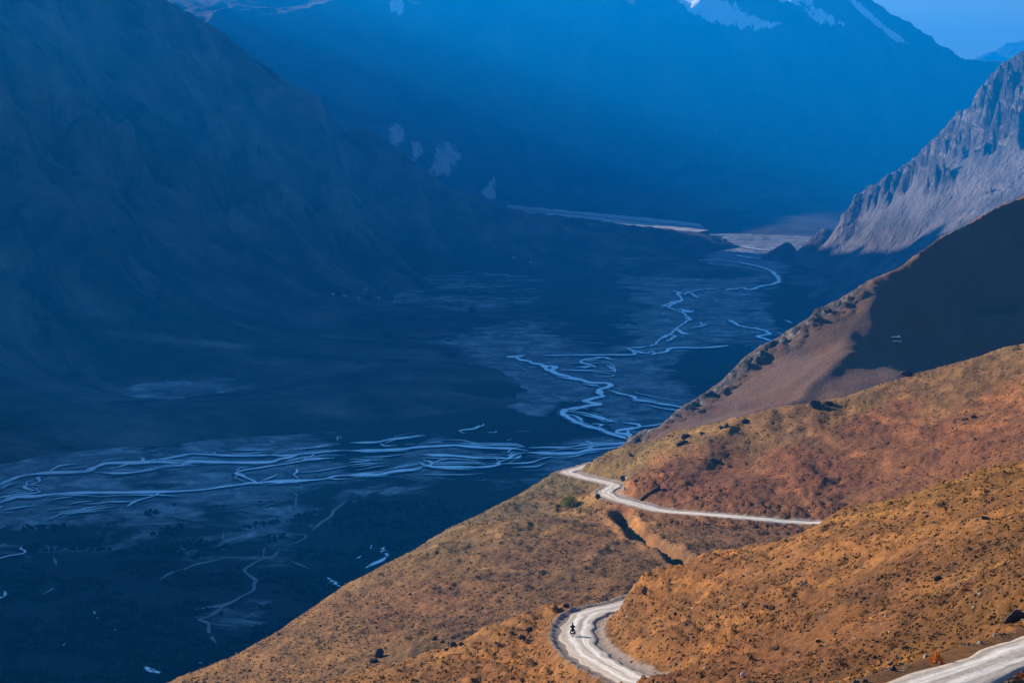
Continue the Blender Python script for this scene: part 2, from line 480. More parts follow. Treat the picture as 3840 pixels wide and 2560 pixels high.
SKY_FG = [(-200, 3000), (380, 2680), (620, 2560), (861, 2464), (1033, 2372), (1177, 2274), (1300, 2188), (1558, 2059), (1633, 2007), (1817, 1918), (1931, 1861), (2040, 1795), (2086, 1768), (2130, 1768), (2195, 1762), (2230, 1723), (2276, 1694), (2362, 1666), (2477, 1645), (2540, 1613), (2712, 1579), (2815, 1550), (2907, 1530), (3028, 1510), (3171, 1487), (3286, 1447), (3458, 1395), (3630, 1349), (3745, 1309), (3840, 1290), (4300, 1150)]
NR, NC = 800, 620
yy = 70 * (1000 / 70.0) ** np.linspace(0, 1, NR)
tt = np.linspace(-0.34, 0.36, NC)
YY, TT = np.meshgrid(yy, tt, indexing='ij')
XX = TT * YY
ZZ = fg_height(XX, YY)
far_w = (YY > 380)
zc = crest(XX, YY, ZZ, SKY_FG, 5.0, 0.35, 9.0, 3)
ZZ = np.where(far_w & (seg_dist(XX, YY, ROAD[::4])[0] > 6), zc, ZZ)
YYh, TTh, ZZh = yy, tt, ZZ
SOILK = np.array([0.63, 0.52, 0.34])
hill = structure(mesh_obj('hillside', np.stack([XX, YY, ZZ], -1).reshape(-1, 3), grid_faces(NR, NC), M_SOIL))
# regional soil colours (real ground colours, sampled over the slope)
SC = [((3500, 1800, 278), (.30, .165, .060)), ((3700, 2050, 185), (.24, .13, .060)), ((3300, 2150, 210), (.24, .12, .058)),
      ((2900, 2150, 260), (.26, .13, .062)), ((2600, 2160, 290), (.32, .155, .070)), ((2450, 2350, 255), (.31, .16, .075)),
      ((2700, 2400, 215), (.27, .125, .058)), ((3100, 2450, 190), (.27, .125, .060)), ((3600, 2400, 140), (.24, .12, .050)),
      ((3100, 1920, 290), (.34, .18, .080)), ((1900, 2480, 270), (.33, .16, .072)), ((1500, 2540, 275), (.33, .175, .075)),
      ((2050, 2380, 280), (.32, .17, .08)), ((1600, 2440, 340), (.19, .125, .085)), ((1900, 2300, 400), (.20, .115, .080)),
      ((1500, 2320, 440), (.27, .145, .090)), ((1200, 2400, 430), (.25, .15, .085)), ((1000, 2480, 400), (.26, .15, .080)),
      ((1800, 2030, 560), (.30, .19, .115)), ((1650, 2040, 570), (.22, .16, .10)), ((1900, 1920, 620), (.20, .15, .098)),
      ((2100, 1900, 620), (.26, .17, .095)), ((2080, 1800, 670), (.17, .14, .09)), ((2150, 2080, 500), (.20, .115, .080)),
      ((2300, 2100, 470), (.19, .115, .075)), ((2350, 2000, 540), (.28, .15, .085)), ((2600, 2000, 520), (.19, .11, .070)),
      ((2500, 1820, 600), (.25, .115, .080)), ((2700, 1800, 600), (.24, .105, .070)), ((2350, 1700, 670), (.20, .145, .09)),
      ((2600, 1640, 670), (.26, .17, .10)), ((2900, 1650, 640), (.26, .16, .10)), ((3000, 1750, 600), (.25, .105, .068)),
      ((3300, 1650, 620), (.22, .095, .060)), ((3200, 1540, 660), (.27, .17, .095)), ((3600, 1500, 640), (.25, .15, .085)),
      ((3800, 1350, 670), (.26, .17, .10)), ((3600, 1650, 580), (.25, .11, .065)), ((3820, 1550, 600), (.28, .13, .07))]
sp = np.array([P(*s[0]) for s in SC]); sc_ = np.array([s[1] for s in SC])
# blotchy edges between soils: the lookup position is warped
wx = XX + 5 * fbm(XX / 14, YY / 14, 4, 71); wy = YY + 14 * fbm(XX / 14, YY / 20, 4, 75)
SOIL = idw([(a, b) for a, b in sp[:, :2]], sc_, wx, wy, 3.2, (1, 2.2))
# pale dry-grass bands that follow the fall of the slope
bd = ridged(XX / 26 + 0.5 * fbm(XX / 30, YY / 30, 3, 9), (YY + 2.5 * XX) / 70, 3, 91)
SOIL = SOIL * (1 + 0.55 * sstep(1.0, 1.55, bd))[..., None] * np.array([1.0, 1.02, 0.9])
dr, hr, side, par = seg_dist(XX, YY, ROAD[::3])
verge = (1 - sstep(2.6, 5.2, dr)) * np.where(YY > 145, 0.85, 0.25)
dg, _, _, pg = seg_dist(XX, YY, GULLY)
SOIL = SOIL * (1 + 0.35 * np.exp(-((dg - 3.5) / 2.0) ** 2))[..., None]
add_attr(hill, 'soil', SOIL.reshape(-1, 3) * SOILK)
add_attr(hill, 'verge', verge.ravel())

# road surface, draped on its bed
def ribbon(line, width, lift, name, mat, nacross=9, crown=0.06, jag=0.25, use_z=True):
    d = np.gradient(line[:, :2], axis=0); d /= np.linalg.norm(d, axis=1)[:, None] + 1e-9
    nx, ny = -d[:, 1], d[:, 0]
    s = np.linspace(-1, 1, nacross)
    wl = width / 2 * (1 + jag * perlin(np.arange(len(line)) * 0.23, np.zeros(len(line)), 3))
    X = line[:, 0:1] + nx[:, None] * s * wl[:, None]; Y = line[:, 1:2] + ny[:, None] * s * wl[:, None]
    Z = line[:, 2:3] + lift + crown * (1 - s ** 2)[None, :] + 0 * X
    return X, Y, Z, s, wl

X, Y, Z, s, wl = ribbon(ROAD, 5.0, 0.0, 'road', M_ROAD, 15)
kk = 1 - 0.22 * (ROAD[:, 1] < 140)[:, None]
X = ROAD[:, 0:1] + (X - ROAD[:, 0:1]) * kk; Y = ROAD[:, 1:2] + (Y - ROAD[:, 1:2]) * kk
Z = Z + 0.03 * perlin(X / 1.3, Y / 1.3, 4)
Z[:, 0] -= 0.35; Z[:, -1] -= 0.35
road = structure(mesh_obj('road', np.stack([X, Y, Z], -1).reshape(-1, 3), grid_faces(*X.shape), M_ROAD))
add_attr(road, 'across', np.broadcast_to(np.abs(s), X.shape).ravel())
lane = np.zeros(X.shape + (3,)); lane[..., 0] = s[None, :] * 2.6; lane[..., 1] = (np.arange(len(ROAD)) * 1.2)[:, None]
add_attr(road, 'lane', lane.reshape(-1, 3))

# ------------------------------------------------------------------ brown ridge to the right
rd = []
r_top = W([(2400, 1640, 905), (2470, 1590, 915), (2540, 1539, 925), (2597, 1504, 935), (2701, 1435, 955), (2781, 1349, 968), (2844, 1303, 977), (2896, 1275, 985), (3034, 1194, 1005), (3143, 1125, 1025), (3269, 1045, 1050), (3361, 1011, 1068), (3441, 953, 1085), (3516, 896, 1100), (3602, 856, 1120), (3745, 775, 1150), (3840, 735, 1180), (4200, 560, 1260)])
rd += r_top
rd += [(p[0] - 40, p[1] + 30, p[2] - 40) for p in r_top[::2]]
rd += [(p[0] - 190, p[1] + 150, p[2] - 200) for p in r_top[::3]]
rd += W([(2540, 1620, 882), (2701, 1560, 900), (2896, 1400, 936), (2896, 1520, 880), (3034, 1320, 958), (3034, 1440, 910), (3034, 1510, 880), (3143, 1260, 970), (3143, 1370, 925), (3143, 1480, 883), (3269, 1180, 1000), (3251, 1285, 969), (3310, 1400, 905), (3306, 1262, 984)])
rd += W([(3361, 1120, 1030), (3361, 1200, 1008), (3441, 1150, 1050), (3441, 1330, 1012), (3602, 1100, 1094), (3602, 1300, 1036), (3745, 1000, 1128), (3745, 1250, 1058), (3840, 950, 1158), (3840, 1200, 1078), (3400, 1312, 998), (3450, 1390, 962), (3520, 1410, 1000), (4200, 800, 1240), (4200, 1200, 1130)])
rd += [C_(100, 790, -165), C_(200, 800, -160), C_(300, 900, -165), C_(360, 1000, -160), C_(-120, 1000, -330), C_(-60, 780, -260), C_(-180, 1250, -450), C_(0, 1500, -480)]
T_rd = TPS(rd, 1e-5)
x = np.linspace(-160, 460, 430); y = np.linspace(745, 1500, 410)
X, Y = np.meshgrid(x, y, indexing='xy')
Z = T_rd(X, Y)
top = np.array(r_top)
dt, ht, sd, pt = seg_dist(X, Y, top)
rock = np.exp(-(dt / 13) ** 2) * sstep(240, 120, pt) + 0.8 * np.exp(-(np.hypot(X - P(3090, 1150, 1015)[0], Y - 1018) / 12) ** 2)
rock = np.clip(rock, 0, 1)
Z = Z + fbm(X / 160, Y / 160, 4, 15) * 2 * sstep(0, 80, dt) + (ridged(X / 80 + .4 * fbm(X / 90, Y / 90, 2, 3), Y / 150, 2, 17) - .9) * .8 * sstep(0, 60, dt)
def spur(l, h_, w_, taper=25):
    d_, _, _, p_ = seg_dist(X, Y, smooth_line(W(l), 4)); return h_ * np.exp(-(d_ / w_) ** 1.6) * sstep(0, taper, p_ + 6)
Z = Z + spur([(2890, 1490, 885), (3012, 1434, 915), (3134, 1373, 937), (3245, 1311, 968), (3320, 1265, 990)], 2.6, 10, 40) + spur([(3270, 1282, 980), (3345, 1279, 990)], 0.1, 14, 4) + spur([(2930, 1530, 872), (3073, 1434, 905), (3200, 1370, 935)], 2.5, 6) + spur([(3251, 1285, 978), (3306, 1130, 1035), (3320, 1060, 1060)], 1.6, 12)
Z = Z + spur([(3134, 1373, 937), (3245, 1311, 968), (3330, 1275, 985), (3400, 1320, 985), (3450, 1390, 965)], 1.0, 16) + spur([(3441, 960, 1084), (3470, 1150, 1056), (3520, 1380, 1010)], 11, 13) - spur([(3190, 1170, 1020), (3200, 1240, 990), (3225, 1300, 965)], 1.6, 10) - spur([(2940, 1300, 975), (2850, 1370, 950), (2745, 1490, 925)], 2.0, 10) - spur([(3290, 1370, 925), (3300, 1440, 890)], 1.6, 10) + spur([(3650, 1340, 1040), (3710, 1240, 1062)], 6, 9) + spur([(3795, 1330, 1040), (3830, 1170, 1085)], 7, 9) - spur([(2760, 1560, 905), (2850, 1520, 900), (2960, 1500, 890)], 3, 6)
Z = Z + rock * (ridged(X / 22, Y / 22, 4, 25) - 0.8) * 1.5 + rock * (ridged(X / 9 + .4 * fbm(X / 9, Y / 9, 2, 5), Y / 11, 4, 27) - .8) * 4.5 + fbm(X / 14, Y / 14, 4, 19) * .3 + (ridged(X / 34, Y / 60, 3, 29) - .9) * .7
Z = crest(X, Y, Z, [(2300, 1650), (2470, 1600), (2540, 1539), (2597, 1504), (2701, 1435), (2781, 1349), (2844, 1303), (2896, 1275), (3034, 1194), (3057, 1160), (3143, 1125), (3269, 1045), (3361, 1011), (3441, 953), (3516, 896), (3602, 856), (3745, 775), (3840, 735), (4300, 560)], 6.0, 0.35, 14.0, 5)
ridge = structure(mesh_obj('brown_hill', np.stack([X, Y, Z], -1).reshape(-1, 3), grid_faces(*X.shape), M_RIDGE))
add_attr(ridge, 'rock', rock.ravel())
RG = (x, y, Z)

def sample(grid, px, py):
    gx, gy, gz = grid
    i = np.clip(np.searchsorted(gx, px) - 1, 0, len(gx) - 2); j = np.clip(np.searchsorted(gy, py) - 1, 0, len(gy) - 2)
    u = (px - gx[i]) / (gx[i + 1] - gx[i]); v = (py - gy[j]) / (gy[j + 1] - gy[j])
    return gz[j, i] * (1 - u) * (1 - v) + gz[j, i + 1] * u * (1 - v) + gz[j + 1, i] * (1 - u) * v + gz[j + 1, i + 1] * u * v

# ------------------------------------------------------------------ crag mountain, far right
f_top = W([(2861, 959, 7830), (2965, 898, 7700), (3091, 850, 7500), (3177, 786, 7350), (3206, 735, 7300), (3280, 689, 7200), (3344, 654, 7100), (3401, 620, 7000), (3470, 557, 6900), (3527, 505, 6800), (3590, 425, 6700), (3653, 367, 6600), (3745, 247, 6500), (3840, 184, 6400), (4200, 60, 6200)])
fm = list(f_top)
fm += [(p[0] - 150, p[1] + 330, p[2] - 260) for p in f_top[2::2]]
fm += [(p[0] - 150, p[1] + 1100, p[2] - 900) for p in f_top[6::3]]
fm += W([(3010, 1110, 6050), (2919, 1055, 6560), (3150, 1200, 5400), (3400, 1250, 5050), (3200, 950, 6750), (3200, 1050, 6300), (3400, 850, 6500), (3400, 950, 6200), (3600, 700, 6300), (3600, 820, 6000), (3800, 500, 6200), (3800, 700, 5900), (3840, 900, 5300), (3400, 1100, 5600), (4300, 600, 5600), (4300, 300, 6000)])
fm += [C_(850, 4300, -560), C_(1400, 4300, -430), C_(2300, 5500, -50), C_(2600, 7000, 100), C_(600, 5500, -560), C_(800, 8600, -620), C_(700, 7000, -530), C_(430, 8000, -620), C_(430, 6800, -600), C_(430, 8900, -640), C_(900, 9000, -600), C_(1400, 9000, -350), C_(430, 5000, -600), C_(783, 7700, -560), C_(620, 7500, -580), C_(720, 7250, -560), C_(820, 8000, -570), C_(1000, 8250, -560), C_(860, 7100, -525)]
T_f = TPS(fm, 1e-5)
x = np.linspace(450, 2500, 500); y = np.linspace(4200, 8800, 430)
X, Y = np.meshgrid(x, y, indexing='xy'); Z = T_f(X, Y)
Z = np.maximum(Z, -60 + 0 * Z) if False else Z
pxx, pyy = PX(X, Y, Z)
up = sstep(-330 + CAMZ, -200 + CAMZ, Z)
# scree fans between the crags
fall = (X - 900) * 0.55 + (Y - 6500) * 0.9
lane_n = fbm((X * 0.9 - Y * 0.35) / 260, (X + Y) / 1500, 4, 81)
dtop, _, _, ptop = seg_dist(X, Y, f_top)
px_, py_ = PX(X, Y, Z)
# crags stand above a line that runs from the toe of the crest up to the right
ln = np.interp(px_, [2700, 2965, 3080, 3130, 3250, 3400, 3600, 3840, 4300], [780, 800, 835, 862, 790, 745, 650, 590, 420])
up_ = (ln - py_) / 90.0
isl = 1.5 * np.exp(-(((px_ - 3520) / 75) ** 2 + ((py_ - 720 + (px_ - 3520) * .55) / 26) ** 2)) + 1.5 * np.exp(-(((px_ - 3690) / 130) ** 2 + ((py_ - 730 + (px_ - 3690) * .45) / 34) ** 2))
crag = sstep(0.1, 0.55, np.clip(up_, -2, 1.2) + isl + 0.55 * lane_n)
hol = np.exp(-(((px_ - 3640) / 60) ** 2 + ((py_ - 540 + (px_ - 3640) * .6) / 55) ** 2))
Z = Z - 70 * hol
crag = crag * (1 - .6 * hol)
edge_k = 0.4 + 0.6 * sstep(0, 90, dtop)
Z = Z - 130 * sstep(2885, 2800, px_)
Z = Z + crag * (fbm(X / 420, Y / 420, 3, 82) * 40 * edge_k + (ridged((X + .8 * Y) / 330 + .5 * fbm(X / 200, Y / 200, 3, 8), (Y - .8 * X) / 260, 6, 83, 0.6) - 0.9) * 85 * edge_k + (ridged((X + .6 * Y) / 120, (Y - .6 * X) / 60, 4, 85, .6) - .8) * 38)
str_ = ((Z + .45 * X - .2 * Y) / 62 + .5 * fbm(X / 150, Y / 150, 3, 90)) % 1.0
Z = Z + crag * 20 * (np.minimum(str_ * 3, (1 - str_) * 1.4) - .5) + fbm(X / 500, Y / 500, 4, 87) * 14
Z = Z + (1 - crag) * fbm((X * .8 + Y * .3) / 240, (Y * .8 - X * .3) / 60, 4, 89) * 7
Z = crest(X, Y, Z, [(2300, 1000), (2700, 985), (2861, 962), (2907, 930), (2965, 898), (3028, 878), (3091, 850), (3143, 815), (3177, 786), (3206, 735), (3280, 689), (3344, 654), (3401, 620), (3470, 557), (3527, 505), (3562, 459), (3590, 425), (3636, 413), (3653, 367), (3671, 327), (3699, 310), (3745, 247), (3791, 218), (3840, 184), (4300, 20)], 3.0 + 14.0 * sstep(3080, 3260, PX(X, Y, Z)[0]), 0.4, 110.0, 7)
crags = structure(mesh_obj('crag_mountain', np.stack([X, Y, Z], -1).reshape(-1, 3), grid_faces(*X.shape), M_CRAG))
add_attr(crags, 'scree', (1 - crag).ravel())

# ------------------------------------------------------------------ left mountain and its terraces
l_top = W([(620, 0, 6300), (850, 110, 6500), (1010, 240, 6700), (1180, 350, 6900), (1380, 480, 7200), (1600, 640, 7500), (1700, 700, 7700), (1850, 770, 8000), (2000, 800, 8300), (2300, 840, 8600), (2650, 880, 8900)])
lm = list(l_top)
lm += [(p[0] + 60, p[1] + 500, p[2] - 260) for p in l_top[:7]] + [(p[0], p[1] + 500, p[2] - 110) for p in l_top[7:10]]
lm += W([(300, 1650, 3250), (1000, 1600, 3390), (1500, 1530, 3600), (1850, 1400, 4100), (1500, 1300, 4550), (1000, 1350, 4250), (300, 1400, 4000), (1700, 1200, 5200), (2200, 1120, 5800), (1390, 1115, 5750), (2400, 1000, 7000), (2600, 930, 8000), (2000, 950, 7400)])
lm += W([(300, 1780, 3098), (1000, 1705, 3290), (1600, 1622, 3515), (2000, 1450, 4120), (2000, 1250, 5150), (2500, 1150, 5886), (2720, 1000, 7490), (2860, 935, 8494)])
lm += W([(300, 1200, 4200), (800, 1150, 4900), (1300, 950, 6200), (1700, 900, 7200), (300, 900, 4500), (800, 850, 5400), (1300, 700, 6900), (100, 600, 4900), (100, 300, 5200), (400, 500, 5400), (400, 200, 5800), (800, 500, 6000), (1100, 700, 6200), (0, 0, 5500)])
lm += [C_(-1100, 6800, 620), C_(-1500, 6500, 850), C_(-1450, 8020, 570), C_(-1700, 7400, 760), C_(-1900, 5600, 850), C_(-2150, 4500, 830), C_(-2250, 3700, 800), C_(-2350, 3100, 740), C_(-2500, 2350, 760), C_(-2650, 1800, 720), C_(-1500, 3000, -150), C_(-1600, 2200, -150), C_(-1300, 2600, -400), C_(-3000, 1400, 600), C_(-1200, 4200, -50),
       C_(-900, 2600, -540), C_(-600, 2500, -560), C_(-800, 1500, -560), C_(0, 1500, -580), C_(800, 2500, -580), C_(-1500, 1300, -350), C_(-3300, 3500, 300), C_(-2800, 6000, 900), C_(-1900, 8300, 780), C_(-1700, 9400, 500), C_(-900, 8600, 0), C_(0, 2600, -560), C_(500, 3600, -560), C_(700, 5500, -560), C_(900, 8000, -560), C_(400, 9600, -540)]
T_l = TPS(lm, 1e-5)
x = np.linspace(-3500, 1000, 450); y = np.linspace(1500, 9600, 440)
X, Y = np.meshgrid(x, y, indexing='xy'); Z = T_l(X, Y)
steep = sstep(CAMZ - 440, CAMZ - 250, Z)
dl, _, _, _ = seg_dist(X, Y, l_top)
wv = fbm(X / 700, Y / 700, 3, 12)
Z = Z + steep * ((ridged(X / 520 + 0.6 * wv, Y / 1500 + .3 * wv, 5, 101) - 0.9) * 135 * (0.35 + 0.65 * sstep(0, 450, dl)) + fbm(X / 260, Y / 300, 5, 103) * 22)
Z = Z + fbm(X / 130, Y / 130, 4, 105) * (5 + 8 * steep) + steep * (ridged(X / 90, Y / 120, 4, 107) - .8) * 12
Z = crest(X, Y, Z, [(-600, -2600), (300, -260), (620, 0), (700, 45), (730, 57), (770, 85), (850, 132), (960, 222), (990, 240), (1010, 243), (1100, 330), (1180, 352), (1300, 432), (1380, 480), (1500, 565), (1600, 645), (1700, 712), (1850, 768), (2000, 800), (2276, 834), (2448, 857), (2600, 866), (2720, 900), (2800, 950), (3200, 1100)], 7.0, 0.4, 70.0, 9)
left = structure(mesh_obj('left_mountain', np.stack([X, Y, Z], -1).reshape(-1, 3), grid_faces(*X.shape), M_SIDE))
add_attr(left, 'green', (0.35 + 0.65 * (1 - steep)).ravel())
px_, py_ = PX(X, Y, Z)
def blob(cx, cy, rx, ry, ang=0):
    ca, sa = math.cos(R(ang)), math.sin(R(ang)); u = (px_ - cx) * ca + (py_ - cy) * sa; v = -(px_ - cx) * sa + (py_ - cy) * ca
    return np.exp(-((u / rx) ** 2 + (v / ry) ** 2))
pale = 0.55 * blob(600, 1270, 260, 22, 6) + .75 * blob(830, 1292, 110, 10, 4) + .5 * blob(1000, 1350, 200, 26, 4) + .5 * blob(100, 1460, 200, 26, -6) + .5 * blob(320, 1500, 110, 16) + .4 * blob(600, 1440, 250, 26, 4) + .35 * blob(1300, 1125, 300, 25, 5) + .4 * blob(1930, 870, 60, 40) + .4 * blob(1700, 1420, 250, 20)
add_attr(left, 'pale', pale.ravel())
LG = (x, y, Z)

# ------------------------------------------------------------------ snow mountain at the valley's head
c_top = W([(-400, -100, 15000), (300, -120, 15200), (900, -110, 15000), (1500, -130, 14500), (2100, -140, 14700), (2600, -130, 14800), (2900, -110, 14900), (3100, -90, 15000), (3250, -10, 15050), (3350, 60, 15100), (3480, 130, 15200), (3600, 213, 15300), (3750, 232, 15400), (3950, 250, 15500), (4300, 180, 15600)])
cm = list(c_top) + [(p[0], p[1] + 1500, p[2] - 900) for p in c_top[::2]]
cm += W([(2200, 780, 11600), (2200, 600, 12600), (3150, 700, 11000), (3100, 520, 12300), (2600, 500, 12500), (2200, 300, 13000), (2700, 250, 13150), (3100, 300, 13300), (3500, 500, 13700), (3900, 600, 13600), (2200, 0, 13500), (2700, 20, 13500), (2500, 120, 13350), (2800, 120, 13400), (3000, 110, 13500), (3200, 110, 14200), (2950, 10, 14000), (3400, 300, 14500)])
cm += W([(1850, 700, 10900), (1500, 500, 10800), (1250, 330, 10900), (1000, 190, 11200), (1700, 750, 10300), (1400, 600, 10100), (1100, 500, 9900), (700, 60, 11200), (1500, 200, 12400), (1900, 400, 12300), (1000, -50, 14000), (1080, 10, 12318), (880, -40, 12400), (1230, 20, 12250), (1320, 70, 12250), (400, 0, 14000), (0, 100, 13000), (400, 30, 11300), (0, 0, 11300), (-400, 100, 11500)])
cm += W([(2650, 890, 9350), (2900, 897, 9200), (3080, 895, 9100), (2900, 810, 9900), (2900, 700, 10700), (2900, 600, 11500), (2500, 700, 11200), (2450, 830, 10300)])
cm += [C_(-3500, 10500, -100), C_(-200, 9500, -560), C_(300, 9300, -540), C_(600, 9500, -515), C_(900, 8750, -540), C_(1400, 8700, -560), C_(1900, 9300, -540), C_(3000, 10500, -450), C_(4200, 13000, 100), C_(-1500, 9600, -350)]
def nearer(p):
    if p[1] <= 11500: return p
    y2 = 11500 + (p[1] - 11500) * 0.55; k2 = y2 / p[1]
    return (p[0] * k2, y2, CAMZ + (p[2] - CAMZ) * k2)
cm = [nearer(p) for p in cm]; c_top = [nearer(p) for p in c_top]
T_c = TPS(cm, 1e-5)
x = np.linspace(-4200, 4400, 560); y = np.linspace(8700, 14900, 360)
X, Y = np.meshgrid(x, y, indexing='xy'); Z = T_c(X, Y)
amp = sstep(CAMZ - 480, CAMZ - 100, Z)
wv = fbm(X / 1500, Y / 1500, 3, 5)
dc, _, _, _ = seg_dist(X, Y, c_top)
rel = (ridged(X / 900 + .7 * wv, Y / 2200, 6, 121) - 0.95)
px_, py_ = PX(X, Y, Z)
lf = (0.22 + 0.78 * sstep(-900, 300, X)) * (1 - .6 * np.clip(blob(2700, 20, 300, 90, 15) + blob(3050, 30, 200, 90, 30), 0, 1))
Z = Z + lf * amp * (rel * 210 * (0.12 + 0.88 * sstep(0, 900, dc)) + fbm(X / 420, Y / 420, 5, 123) * 34 + (ridged(X / 130, Y / 170, 4, 125) - .8) * 26)
px_, py_ = PX(X, Y, Z)
nb = Y < 12200
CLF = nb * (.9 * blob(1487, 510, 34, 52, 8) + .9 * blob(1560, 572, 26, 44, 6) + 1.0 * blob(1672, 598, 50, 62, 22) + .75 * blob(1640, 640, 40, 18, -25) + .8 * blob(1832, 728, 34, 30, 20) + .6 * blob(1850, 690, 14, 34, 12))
Z = Z + CLF * (ridged((X + .3 * Y) / 42, Y / 120, 4, 127) - .8) * 48
sb = np.clip(blob(2700, 30, 210, 70, 24) + blob(2990, 30, 140, 70, 30) + blob(3320, 90, 160, 60, 40) + .8 * blob(1490, 15, 60, 70), 0, 1)
Z = Z + sb * 75 * (np.abs(((X * .9 + Y * .25) / 230 + .5 * fbm(X / 500, Y / 500, 3, 129)) % 1.0 - .78) / .78 * -1 + .5)
Z = crest(X, Y, Z, [(-4000, 40), (-1500, -60), (200, -120), (700, -60), (1200, -150), (1800, -60), (2150, -35), (2300, -22), (2620, -18), (2860, -30), (2950, -10), (3100, -35), (3260, 0), (3350, 58), (3400, 75), (3480, 130), (3600, 213), (3660, 222), (3750, 232), (3950, 250), (6000, 200)], 9.0, 0.4, 160.0, 11)
px_, py_ = PX(X, Y, Z)
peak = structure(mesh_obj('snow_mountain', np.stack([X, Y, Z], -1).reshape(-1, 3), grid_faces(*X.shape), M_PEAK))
snow = 0.95 * blob(2700, 30, 190, 55, 24) + .8 * blob(2620, 10, 110, 40, 30) + .7 * blob(2880, 90, 60, 14, -4) + .85 * blob(2970, -10, 90, 30) + .85 * blob(3070, 60, 80, 30, 35) + .6 * blob(3150, 85, 60, 14, 38) + .7 * blob(3300, 95, 130, 12, 42) + .75 * blob(3385, 150, 50, 12, 32) + .55 * blob(3230, 30, 120, 20, 40) \
    + .9 * blob(1490, 15, 38, 55, 0) + .45 * blob(2210, 20, 60, 14, 40) + .45 * blob(2030, 5, 50, 10, 35) + .45 * blob(2665, 125, 24, 12, 40) + .32 * blob(690, 30, 50, 20, 30) + .4 * blob(3250, 165, 40, 10, 30)
snow = np.clip(snow, 0, 1) + sstep(-60, -260, py_) * 0.8
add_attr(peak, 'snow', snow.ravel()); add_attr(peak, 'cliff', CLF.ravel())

# a further range closing the gap on the right
g_top = W([(3300, 330, 23000), (3640, 225, 24000), (3700, 200, 24200), (3742, 187, 24300), (3775, 160, 24400), (3830, 158, 24500), (3900, 120, 24700), (4200, 150, 25000), (4500, 260, 25500)])
gm = list(g_top) + [(p[0], p[1] + 2500, p[2] - 1200) for p in g_top[::2]] + [(p[0], p[1] - 2500, p[2] - 1100) for p in g_top[::2]]
T_g = TPS(gm, 1e-5)
x = np.linspace(4000, 8500, 160); y = np.linspace(21500, 27000, 110)
X, Y = np.meshgrid(x, y, indexing='xy'); Z = T_g(X, Y) + (ridged(X / 700, Y / 900, 5, 131) - 1.0) * 110
Z = crest(X, Y, Z, [(3500, 260), (3640, 232), (3700, 203), (3742, 189), (3775, 162), (3830, 158), (3900, 130), (6000, 100)], 9.0, 0.4, 260.0, 13)
px_, py_ = PX(X, Y, Z)
far = structure(mesh_obj('far_range', np.stack([X, Y, Z], -1).reshape(-1, 3), grid_faces(*X.shape), M_PEAK))
add_attr(far, 'snow', (0.35 + 0 * X).ravel()); add_attr(far, 'cliff', (0 * X).ravel())

# sunlit river terraces beyond the end of the left mountain
def slab(name, top, bot, mat, thick=25):
    n = 40; V = []; Fc = []
    t_ = np.linspace(0, 1, n)
    def rs_(l):
        l = np.array([P(*q) for q in l]); k_ = np.linspace(0, 1, len(l)); return np.stack([np.interp(t_, k_, l[:, i]) for i in range(3)], 1)
    a, b = rs_(top), rs_(bot)
    a[:, 2] += 3 * fbm(a[:, 0] / 60, a[:, 1] / 60, 3, 3); b[:, 2] += 2 * fbm(b[:, 0] / 60, b[:, 1] / 60, 3, 5)
    V = np.concatenate([a, b, b - [0, 0, thick], a - [0, 0, thick]])
    for r_ in range(4):
        r2 = (r_ + 1) % 4
        for i in range(n - 1): Fc.append((r_ * n + i, r_ * n + i + 1, r2 * n + i + 1, r2 * n + i))
    return structure(mesh_obj(name, V, Fc, mat, smooth=False))
m = Mat('terrace_gravel'); n1 = m.noise(m.pos((1, .3, 1)), 0.02, 7, .65)
m.base(m.mix(n1, (0.34, 0.30, 0.27), (0.66, 0.60, 0.54))); M_TG = m.m
slab('river_terrace', [(1900, 768, 10600), (1989, 777, 10500), (2276, 803, 10200), (2450, 820, 10000), (2620, 839, 9850)], [(1900, 770, 10000), (1989, 783, 9900), (2276, 813, 9750), (2450, 830, 9650), (2640, 850, 9500)], M_TG)
slab('river_terrace', [(2050, 796, 9800), (2276, 820, 9650), (2448, 842, 9500), (2660, 862, 9300)], [(2050, 806, 9400), (2276, 842, 9250), (2448, 862, 9150), (2620, 868, 9050)], M_TG)

